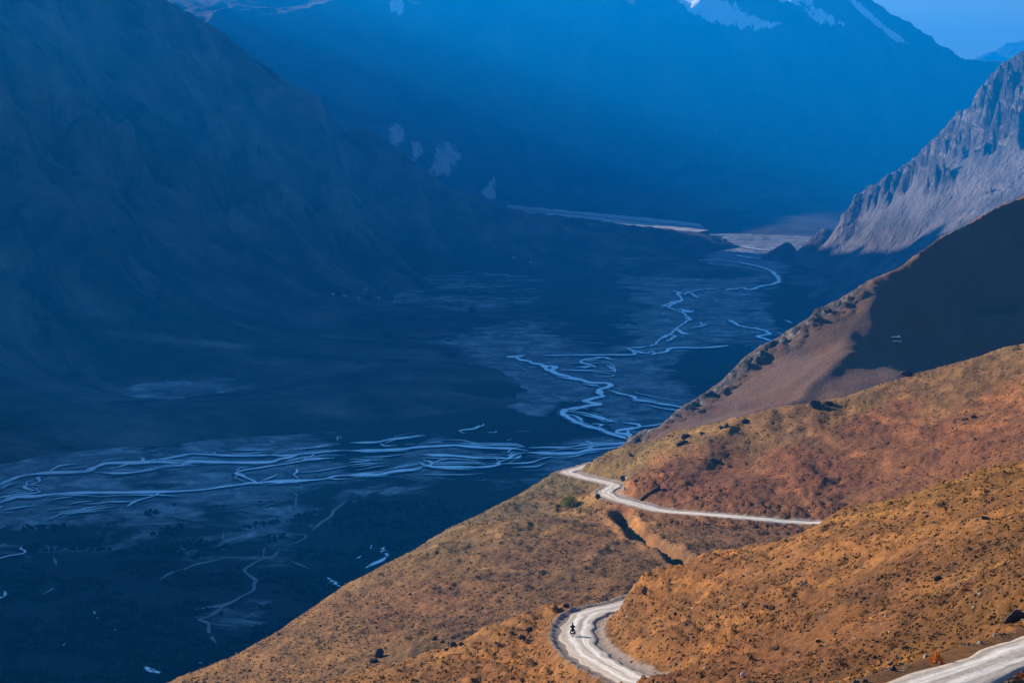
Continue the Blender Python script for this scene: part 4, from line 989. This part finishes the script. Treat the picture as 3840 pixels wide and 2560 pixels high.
def torus(R_, r_, seg=28, sec=8):
    V = []; Fc = []
    for i in range(seg):
        a = 2 * math.pi * i / seg
        for j in range(sec):
            b = 2 * math.pi * j / sec
            V.append(((R_ + r_ * math.cos(b)) * math.cos(a), r_ * 1.1 * math.sin(b), (R_ + r_ * math.cos(b)) * math.sin(a)))
            Fc.append((i * sec + j, i * sec + (j + 1) % sec, ((i + 1) % seg) * sec + (j + 1) % sec, ((i + 1) % seg) * sec + j))
    return V, Fc
def tube(pts, rad, sec=8):
    pts = [np.array(p, float) for p in pts]; V = []; Fc = []
    rads = rad if isinstance(rad, (list, tuple)) else [rad] * len(pts)
    for i, p in enumerate(pts):
        d = pts[min(i + 1, len(pts) - 1)] - pts[max(i - 1, 0)]; d /= np.linalg.norm(d) + 1e-9
        u = np.cross(d, (0, 0, 1) if abs(d[2]) < .9 else (0, 1, 0)); u /= np.linalg.norm(u); w = np.cross(d, u)
        for j in range(sec):
            a = 2 * math.pi * j / sec; V.append(p + rads[i] * (math.cos(a) * u + math.sin(a) * w))
    for i in range(len(pts) - 1):
        for j in range(sec): Fc.append((i * sec + j, i * sec + (j + 1) % sec, (i + 1) * sec + (j + 1) % sec, (i + 1) * sec + j))
    n = len(V); V += [pts[0], pts[-1]]
    for j in range(sec):
        Fc.append((j, (j + 1) % sec, n, n)); k_ = (len(pts) - 1) * sec; Fc.append((k_ + (j + 1) % sec, k_ + j, n + 1, n + 1))
    return V, Fc
def join(parts):
    V = []; Fc = []
    for v, f in parts:
        o_ = len(V); V += [tuple(q) for q in v]; Fc += [tuple(int(i) + o_ for i in q) for q in f]
    return V, Fc
def pymesh(name, vf, mat, parent, smooth=True):
    me = bpy.data.meshes.new(name)
    fs = []
    for q in vf[1]:
        r_ = []
        for i in q:
            if i not in r_: r_.append(i)
        fs.append(r_)
    me.from_pydata([tuple(map(float, q)) for q in vf[0]], [], fs); me.materials.append(mat)
    for p_ in me.polygons: p_.use_smooth = smooth
    o = bpy.data.objects.new(name, me); COL.objects.link(o); o.parent = parent
    return o
def lump(c, r, src=ICO2, sq=2.6):
    v, f = src; e = np.sign(v) * np.abs(v) ** (2 / sq) 
    return (e * np.array(r) + np.array(c)), [tuple(q) for q in f]
for xw in (-0.68, 0.70):
    tv = torus(0.27, 0.055); w_ = bpy.data.objects.new('wheel', None)
    wo = pymesh('wheel', tube([(0, -.06, 0), (0, .06, 0)], .05), M_STEEL, bike); wo.location = (xw, 0, 0.33)
    pymesh('tyre', tv, M_RUB, wo)
    sp_ = [tube([(0.04 * math.cos(a), 0, .04 * math.sin(a)), (.235 * math.cos(a), 0, .235 * math.sin(a))], .006, 4) for a in np.linspace(0, 6.28, 15)[:14]]
    pymesh('rim', join([torus(0.235, 0.018, 28, 6)] + sp_), M_STEEL, wo)
pymesh('frame', join([tube([(-.68, s_ * .1, .33), (-.2, s_ * .12, .45), (.1, s_ * .12, .38), (.42, s_ * .04, .80)], .02) for s_ in (-1, 1)] + [tube([(.45, 0, .85), (-.1, 0, .70), (-.7, 0, .75)], .022)]), M_BLACK, bike)
pymesh('engine', join([lump((.02, 0, .42), (.20, .15, .17)), tube([(.05, 0, .5), (.10, 0, .68)], .09, 10)]), M_STEEL, bike)
pymesh('fuel_tank', lump((.18, 0, .84), (.28, .15, .13)), M_BLACK, bike)
pymesh('seat', lump((-.33, 0, .80), (.36, .15, .065)), M_BLACK, bike)
pymesh('fork', join([tube([(.70, s_ * .09, .33), (.42, s_ * .09, .98)], .022) for s_ in (-1, 1)]), M_STEEL, bike)
pymesh('handlebar', tube([(.28, -.38, 1.05), (.36, -.22, 1.08), (.42, 0, 1.0), (.36, .22, 1.08), (.28, .38, 1.05)], .016), M_BLACK, bike)
hl = pymesh('headlight', tube([(.48, 0, .92), (.58, 0, .90)], [.07, .10], 14), M_STEEL, bike)
for s_ in (-1, 1):
    pymesh('mirror', join([tube([(.34, s_ * .27, 1.07), (.32, s_ * .30, 1.17)], .008, 5), lump((.31, s_ * .31, 1.19), (.015, .06, .04), ICO1)]), M_BLACK, bike)
    pymesh('exhaust', tube([(.15, s_ * .13, .36), (-.1, s_ * .17, .28), (-.85, s_ * .19, .36)], [.025, .035, .05]), M_STEEL, bike)
fd = []
for xw, a0, a1 in ((-.68, 60, 195), (.70, 30, 150)):
    pts_ = [(xw + .345 * math.cos(R(a)), 0, .33 + .345 * math.sin(R(a))) for a in np.linspace(a0, a1, 9)]
    vv = []; ff = []
    for i, q in enumerate(pts_):
        for s_, dz_ in ((-.09, -.03), (-.05, 0), (.05, 0), (.09, -.03)): vv.append((q[0], s_, q[2] + dz_))
    for i in range(8):
        for j in range(3): ff.append((i * 4 + j, i * 4 + j + 1, i * 4 + 5 + j, i * 4 + 4 + j))
    pymesh('mudguard', (vv, ff), M_BLACK, bike)
pl = pymesh('number_plate', lump((-1.045, 0, .46), (.012, .10, .085), ICO2, 6), M_WHITE, bike); pl['label'] = 'white number plate at the tail'
pymesh('tail_light', lump((-1.0, 0, .66), (.03, .07, .035)), M_RED, bike)
for s_ in (-1, 1):
    pymesh('pannier', lump((-.62, s_ * .27, .62), (.24, .11, .20), ICO2, 5), M_BLACK, bike)

person = bpy.data.objects.new('person', None); COL.objects.link(person)
person.location = bike.location; person.rotation_euler = bike.rotation_euler
tag(person, 'rider in dark jacket and helmet sitting astride the motorcycle, hands on the bars', 'person')
sk = {}; SV = []; SE = []; SR = []
def j(name, p_, r_, par=None):
    sk[name] = len(SV); SV.append(p_); SR.append(r_)
    if par: SE.append((sk[par], sk[name]))
j('pelvis', (-.22, 0, .93), .145); j('waist', (-.20, 0, 1.10), .16, 'pelvis'); j('chest', (-.13, 0, 1.32), .19, 'waist')
j('neck', (-.07, 0, 1.49), .062, 'chest'); j('head0', (-.05, 0, 1.58), .085, 'neck'); j('head1', (-.04, 0, 1.69), .075, 'head0')
for s_, t_ in ((-1, 'r'), (1, 'l')):
    j('sh' + t_, (-.11, s_ * .20, 1.39), .085, 'chest'); j('el' + t_, (.06, s_ * .29, 1.17), .058, 'sh' + t_); j('wr' + t_, (.24, s_ * .31, 1.08), .036, 'el' + t_)
    j('pa' + t_, (.29, s_ * .325, 1.085), .034, 'wr' + t_)
    for q in range(4):
        yy_ = s_ * (.285 + .024 * q); j('f%d%s' % (q, t_), (.335, yy_, 1.092), .0105, 'pa' + t_); j('g%d%s' % (q, t_), (.35, yy_, 1.062), .0095, 'f%d%s' % (q, t_)); j('h%d%s' % (q, t_), (.325, yy_, 1.045 + .003 * q), .008, 'g%d%s' % (q, t_))
    j('t0' + t_, (.29, s_ * .285, 1.06), .011, 'pa' + t_); j('t1' + t_, (.32, s_ * .27, 1.045), .0095, 't0' + t_)
    j('hp' + t_, (-.18, s_ * .11, .90), .105, 'pelvis'); j('kn' + t_, (.20, s_ * .24, .78), .072, 'hp' + t_); j('an' + t_, (.02, s_ * .21, .38), .048, 'kn' + t_); j('to' + t_, (.20, s_ * .22, .32), .042, 'an' + t_)
me = bpy.data.meshes.new('body'); me.from_pydata(SV, SE, []); me.materials.append(M_JACKET)
body = bpy.data.objects.new('body', me); COL.objects.link(body); body.parent = person
md = body.modifiers.new('skin', 'SKIN')
for i, r_ in enumerate(SR): me.skin_vertices[0].data[i].radius = (r_, r_)
me.skin_vertices[0].data[0].use_root = True
body.modifiers.new('sub', 'SUBSURF').levels = 1; body.modifiers['sub'].render_levels = 2
hv = pymesh('helmet', join([lump((-.04, 0, 1.68), (.145, .125, .15), ICO3, 2.1), lump((.05, 0, 1.60), (.09, .095, .07), ICO2, 2.4)]), M_BLACK, person)
M_VIS = simple('visor_glass', (0.03, 0.035, 0.05), 0.1, 0.05)
pymesh('visor', lump((.085, 0, 1.69), (.035, .10, .055), ICO2, 2.6), M_VIS, hv)

o = pymesh('luggage_roll', lump((-.62, 0, .98), (.17, .30, .14), ICO2, 3), M_JACKET, bike)

# ------------------------------------------------------------------ hut on the brown spur
hp_ = hit_grid(RG, 3345, 1277, 850, 1400)
def boxv(c, s_):
    c = np.array(c); s_ = np.array(s_) / 2
    v = np.array([(x_, y_, z_) for z_ in (-1, 1) for y_ in (-1, 1) for x_ in (-1, 1)]) * s_ + c
    return v, [(0, 2, 3, 1), (4, 5, 7, 6), (0, 1, 5, 4), (2, 6, 7, 3), (0, 4, 6, 2), (1, 3, 7, 5)]
M_STONE = simple('dark_rubble', (0.05, 0.045, 0.045), 0.95, 0.4, 1.0); M_LIME = simple('whitewash', (0.82, 0.82, 0.80), 0.8, 0.06)
M_TERR = simple('pale_terrace', (0.42, 0.34, 0.27), 0.95, 0.2, .5)
hut = bpy.data.objects.new('hut', None); COL.objects.link(hut); hut.location = (hp_[0] + 1.5, hp_[1] + 3.5, hp_[2] - .2); hut.rotation_euler = (0, 0, R(-6)); hut.scale = (.62, .62, .62)
tag(hut, 'low white roofed hut on the spur of the shaded brown hill', 'hut')
pymesh('wall', join([boxv((0, 0, 1.0), (8.8, 3.4, 2.4))]), M_STONE, hut, False)
rf = pymesh('roof', join([boxv((0, 0, 2.45), (9.6, 4.2, .5)), ([(2.5, -2.0, 2.70), (4.7, -2.0, 2.70), (3.5, -2.0, 3.7), (2.5, 2.0, 2.70), (4.7, 2.0, 2.70), (3.5, 2.0, 3.7)], [(0, 1, 2), (3, 5, 4), (0, 3, 4, 1), (1, 4, 5, 2), (0, 2, 5, 3)])]), M_LIME, hut, False)
rf['label'] = 'flat white roof with a small gable at its right end'
dr_ = pymesh('door', boxv((-1.5, -1.74, .9), (1.0, .1, 1.9)), M_STEM, hut, False)
pymesh('terrace', boxv((0, -3.6, -.35), (10.5, 4.0, 1.2)), M_TERR, hut, False)

# small pale rock knobs on the hill's skyline
# ------------------------------------------------------------------ village on the far terrace
M_HOUSE = simple('house_lime', (0.62, 0.60, 0.56), 0.9, 0.1, .3); M_FLAT = simple('mud_roof', (0.22, 0.18, 0.15), 0.95, .2, .3)
HS = [(1370, 1087, 13, 'white house standing alone just above the village trees'), (1292, 1112, 15, 'white house at the left end of the village'), (1345, 1120, 10, 'narrow pale house left of the darkest village tree'),
      (1420, 1117, 11, 'narrow white house between two dark village trees'), (1473, 1136, 16, 'wide white house below the middle village tree'), (1551, 1130, 16, 'bright white house left of the last dark village tree'), (1690, 1145, 14, 'white house alone at the right end of the village'), (1248, 1105, 12, 'pale house furthest left beyond the village'),
      (1925, 968, 12, 'white house high on the far terrace under the pale gully'), (1990, 985, 12, 'white house right of the other on the far terrace')]
for i, (a, b_, w, lab) in enumerate(HS):
    p = hit_grid(LG, a, b_, 4000, 8200); s = p[1] / F
    e = bpy.data.objects.new('house', None); COL.objects.link(e); e.location = p; e.rotation_euler = (0, 0, R(-20 + 13 * (i % 4)))
    tag(e, lab, 'house', 'village houses across the valley')
    pymesh('wall', boxv((0, 0, w * s * .2), (w * s, w * s * .7, w * s * .55)), M_HOUSE, e, False)
    pymesh('roof', boxv((0, 0, w * s * .5), (w * s * 1.06, w * s * .76, w * s * .06)), M_FLAT, e, False)
    for q in (-.28, .05, .3):
        pymesh('window', boxv((q * w * s, -w * s * .352, w * s * .28), (w * s * .12, w * s * .01, w * s * .14)), M_STEM, e, False)
M_LEAF = simple('poplar_leaf', (0.018, 0.026, 0.014), 0.9, 0.5, .1)
TS = [(1384, 1128, 34, 34, 'darkest broad tree clump in the middle of the village'), (1446, 1104, 26, 34, 'tall tree behind the village between two white houses'), (1587, 1142, 38, 34, 'broad dark tree right of the bright white house'), (1468, 1120, 16, 16, 'small round tree above the wide white house'),
      (1270, 1108, 20, 18, 'small tree at the left end of the village'), (1310, 1102, 22, 16, 'faint low tree behind the left village houses'), (1540, 1118, 24, 16, 'low tree behind the bright white house'), (1640, 1150, 20, 14, 'small low tree near the right end of the village'), (1770, 1175, 30, 30, 'lone dark tree on the terrace right of the village')]
for i, (a, b_, w, h, lab) in enumerate(TS):
    p = hit_grid(LG, a, b_, 4000, 8200); s = p[1] / F
    e = bpy.data.objects.new('broadleaf_tree', None); COL.objects.link(e); e.location = p
    tag(e, lab, 'tree', 'village trees across the valley')
    V, Fc = leaf_cloud(420, (w * s / 2, w * s / 2, h * s * .85), .05 * w * s, 40 + i); V[:, 2] += h * s * .12
    mesh_obj('crown', V, Fc, M_LEAF, e, smooth=False)
    pymesh('trunk', tube([(0, 0, -1), (0, 0, h * s * .3), (0, 0, h * s * .6)], [.05 * w * s, .035 * w * s, .01 * w * s]), M_STEM, e)

# ------------------------------------------------------------------ ground cover: cushion plants and stones
def scatter_domes(name, cx, cy, cz, rad, hgt, col, mat, seed, extra=None, ring=5):
    n = len(cx); rs = np.random.RandomState(seed)
    a = np.linspace(0, 2 * math.pi, ring + 1)[:ring][None] + rs.uniform(0, 6.28, (n, 1))
    V = np.empty((n, 2 * ring + 1, 3))
    jr = rs.uniform(.65, 1.3, (n, ring)); j2 = rs.uniform(.5, .95, (n, ring)); jh = rs.uniform(.5, .95, (n, ring))
    V[:, :ring, 0] = cx[:, None] + np.cos(a) * rad[:, None] * jr; V[:, :ring, 1] = cy[:, None] + np.sin(a) * rad[:, None] * jr; V[:, :ring, 2] = (cz - hgt * .5)[:, None]
    V[:, ring:2 * ring, 0] = cx[:, None] + np.cos(a + .3) * rad[:, None] * j2; V[:, ring:2 * ring, 1] = cy[:, None] + np.sin(a + .3) * rad[:, None] * j2; V[:, ring:2 * ring, 2] = cz[:, None] + hgt[:, None] * jh
    V[:, 2 * ring, 0] = cx + rad * rs.uniform(-.2, .2, n); V[:, 2 * ring, 1] = cy; V[:, 2 * ring, 2] = cz + hgt * 1.1
    i = np.arange(ring); k_ = (i + 1) % ring
    fq = np.concatenate([np.stack([i, k_, k_ + ring], 1), np.stack([i, k_ + ring, i + ring], 1), np.stack([i + ring, k_ + ring, 0 * i + 2 * ring], 1)])
    Fc = (np.arange(n)[:, None, None] * (2 * ring + 1) + fq[None]).reshape(-1, 3)
    o = mesh_obj(name, V.reshape(-1, 3), Fc, mat, smooth=False)
    add_attr(o, 'soil', np.repeat(col, 2 * ring + 1, axis=0)); add_attr(o, 'verge', np.zeros(n * (2 * ring + 1)))
    o['kind'] = 'stuff'
    return o

rs = np.random.RandomState(3)
HG_Y = YYh; HG_T = TTh; HG_Z = ZZh
def hill_z(x_, y_):
    r_ = np.log(y_ / HG_Y[0]) / np.log(HG_Y[-1] / HG_Y[0]) * (len(HG_Y) - 1); t_ = (x_ / y_ - HG_T[0]) / (HG_T[-1] - HG_T[0]) * (len(HG_T) - 1)
    i = np.clip(r_.astype(int), 0, len(HG_Y) - 2); k_ = np.clip(t_.astype(int), 0, len(HG_T) - 2); u = r_ - i; v = t_ - k_
    f_ = lambda G: (G[i, k_].T * (1 - u) * (1 - v) + G[i + 1, k_].T * u * (1 - v) + G[i, k_ + 1].T * (1 - u) * v + G[i + 1, k_ + 1].T * u * v).T
    return f_(HG_Z), f_(SOIL)
N = 88000
y_ = 80 * (730 / 80.0) ** (rs.uniform(0, 1, N) ** 0.8); x_ = y_ * rs.uniform(-.19, .26, N)
dens = fbm(x_ / 16, y_ / 16, 3, 151) + .5 * fbm(x_ / 4, y_ / 4, 2, 155)
dr_, _, _, _ = seg_dist(x_, y_, ROAD[::6]); dg_, _, _, _ = seg_dist(x_, y_, GULLY[::2])
kp = (dens > -.35) & (dr_ > 4.2) & (dg_ > 3)
x_, y_ = x_[kp], y_[kp]
z_, cl_ = hill_z(x_, y_)
n = len(x_)
r_ = rs.uniform(.10, .24, n) * (y_ / 260) ** .5 * np.where(rs.uniform(0, 1, n) < .03, 1.7, 1); h_ = r_ * rs.uniform(.4, .8, n)
tint = np.array([[1.12, 1.14, .95]]) * rs.uniform(.82, 1.3, (n, 1)); olive = rs.uniform(0, 1, n) < .25
tint[olive] *= np.array([.75, 1.0, .75])
scatter_domes('dry_shrub_cover', x_, y_, z_ + 0.02, r_, h_, cl_ * tint * SOILK, M_SOIL, 4, ring=4)
N = 9000
y_ = 80 * (730 / 80.0) ** (rs.uniform(0, 1, N) ** .9); x_ = y_ * rs.uniform(-.19, .26, N)
dr_, _, _, _ = seg_dist(x_, y_, ROAD[::6]); w_ = rs.uniform(0, 1, N)
kp = (dr_ > 2.7) & ((w_ < .28) | (dr_ < 7)); x_, y_ = x_[kp], y_[kp]; n = len(x_)
z_, cl_ = hill_z(x_, y_); r_ = rs.uniform(.06, .24, n); h_ = r_ * rs.uniform(.6, 1.0, n)
g_ = np.where(rs.uniform(0, 1, (n, 1)) < .35, .34, .11) * rs.uniform(.6, 1.2, (n, 1)) * np.array([[1, .85, .7]])
scatter_domes('loose_stones', x_, y_, z_, r_, h_, g_, M_SOIL, 6, ring=4)

# scrub on the valley floor
N = 16000
fx = rs.uniform(-60, 2300, N); fy = rs.uniform(1880, 2640, N)
u_ = (fx - 1920) / F; v_ = (1280 - fy) / F; s_ = -CAMZ / (-SA + v_ * CA); X_ = u_ * s_; Y_ = (CA + v_ * SA) * s_
bq = idw([b[0] for b in bedc], [[b[1]] for b in bedc], fx, fy, 3.0, (1.6, 1))[..., 0] + .5 * fbm(X_ / 90, Y_ / 90, 4, 161)
dry = np.full(N, 1e9)
for pl_, w_ in DRY:
    g_ = np.array([on_floor(a, b_, 0) for a, b_ in A(pl_, 0, 1660)]); d_, _, _, _ = seg_dist(X_, Y_, g_); dry = np.minimum(dry, d_)
kp = (bq < .28) & (dry > 9); X_, Y_ = X_[kp], Y_[kp]; n = len(X_)
r_ = rs.uniform(1.2, 3.6, n); h_ = r_ * rs.uniform(.6, 1.1, n)
sc_o = scatter_domes('valley_scrub', X_, Y_, 0 * X_ + .8, r_, h_, np.zeros((n, 3)), simple('scrub_leaf', (0.016, 0.024, 0.014), .9, .6, .2), 8, ring=5)

# ------------------------------------------------------------------ haze
hz = Mat('haze_air')
hz.t.nodes.remove(hz.b)
pv = hz.n('ShaderNodeVolumePrincipled')
pv.inputs['Density'].default_value = HAZE_DENSITY
pv.inputs['Color'].default_value = HAZE_COLOR + (1,)
pv.inputs['Anisotropy'].default_value = 0.35
hz.l(pv.outputs[0], hz.t.nodes['Material Output'].inputs['Volume'])
ztop = max(v.co.z for o in (peak, far, left, crags) for v in o.data.vertices) + 40
print('haze top', ztop, [max(v.co.z for v in o.data.vertices) for o in (peak, far, left, crags)])
x0, x1, y0, y1, z0, z1 = -20500, 20500, -4500, 29500, -5, ztop
vs = [(x0, y0, z0), (x1, y0, z0), (x1, y1, z0), (x0, y1, z0), (x0, y0, z1), (x1, y0, z1), (x1, y1, z1), (x0, y1, z1)]
haze = mesh_obj('haze', vs, [(0, 3, 2, 1), (4, 5, 6, 7), (0, 1, 5, 4), (1, 2, 6, 5), (2, 3, 7, 6), (3, 0, 4, 7)], hz.m, smooth=False)
haze['kind'] = 'stuff'
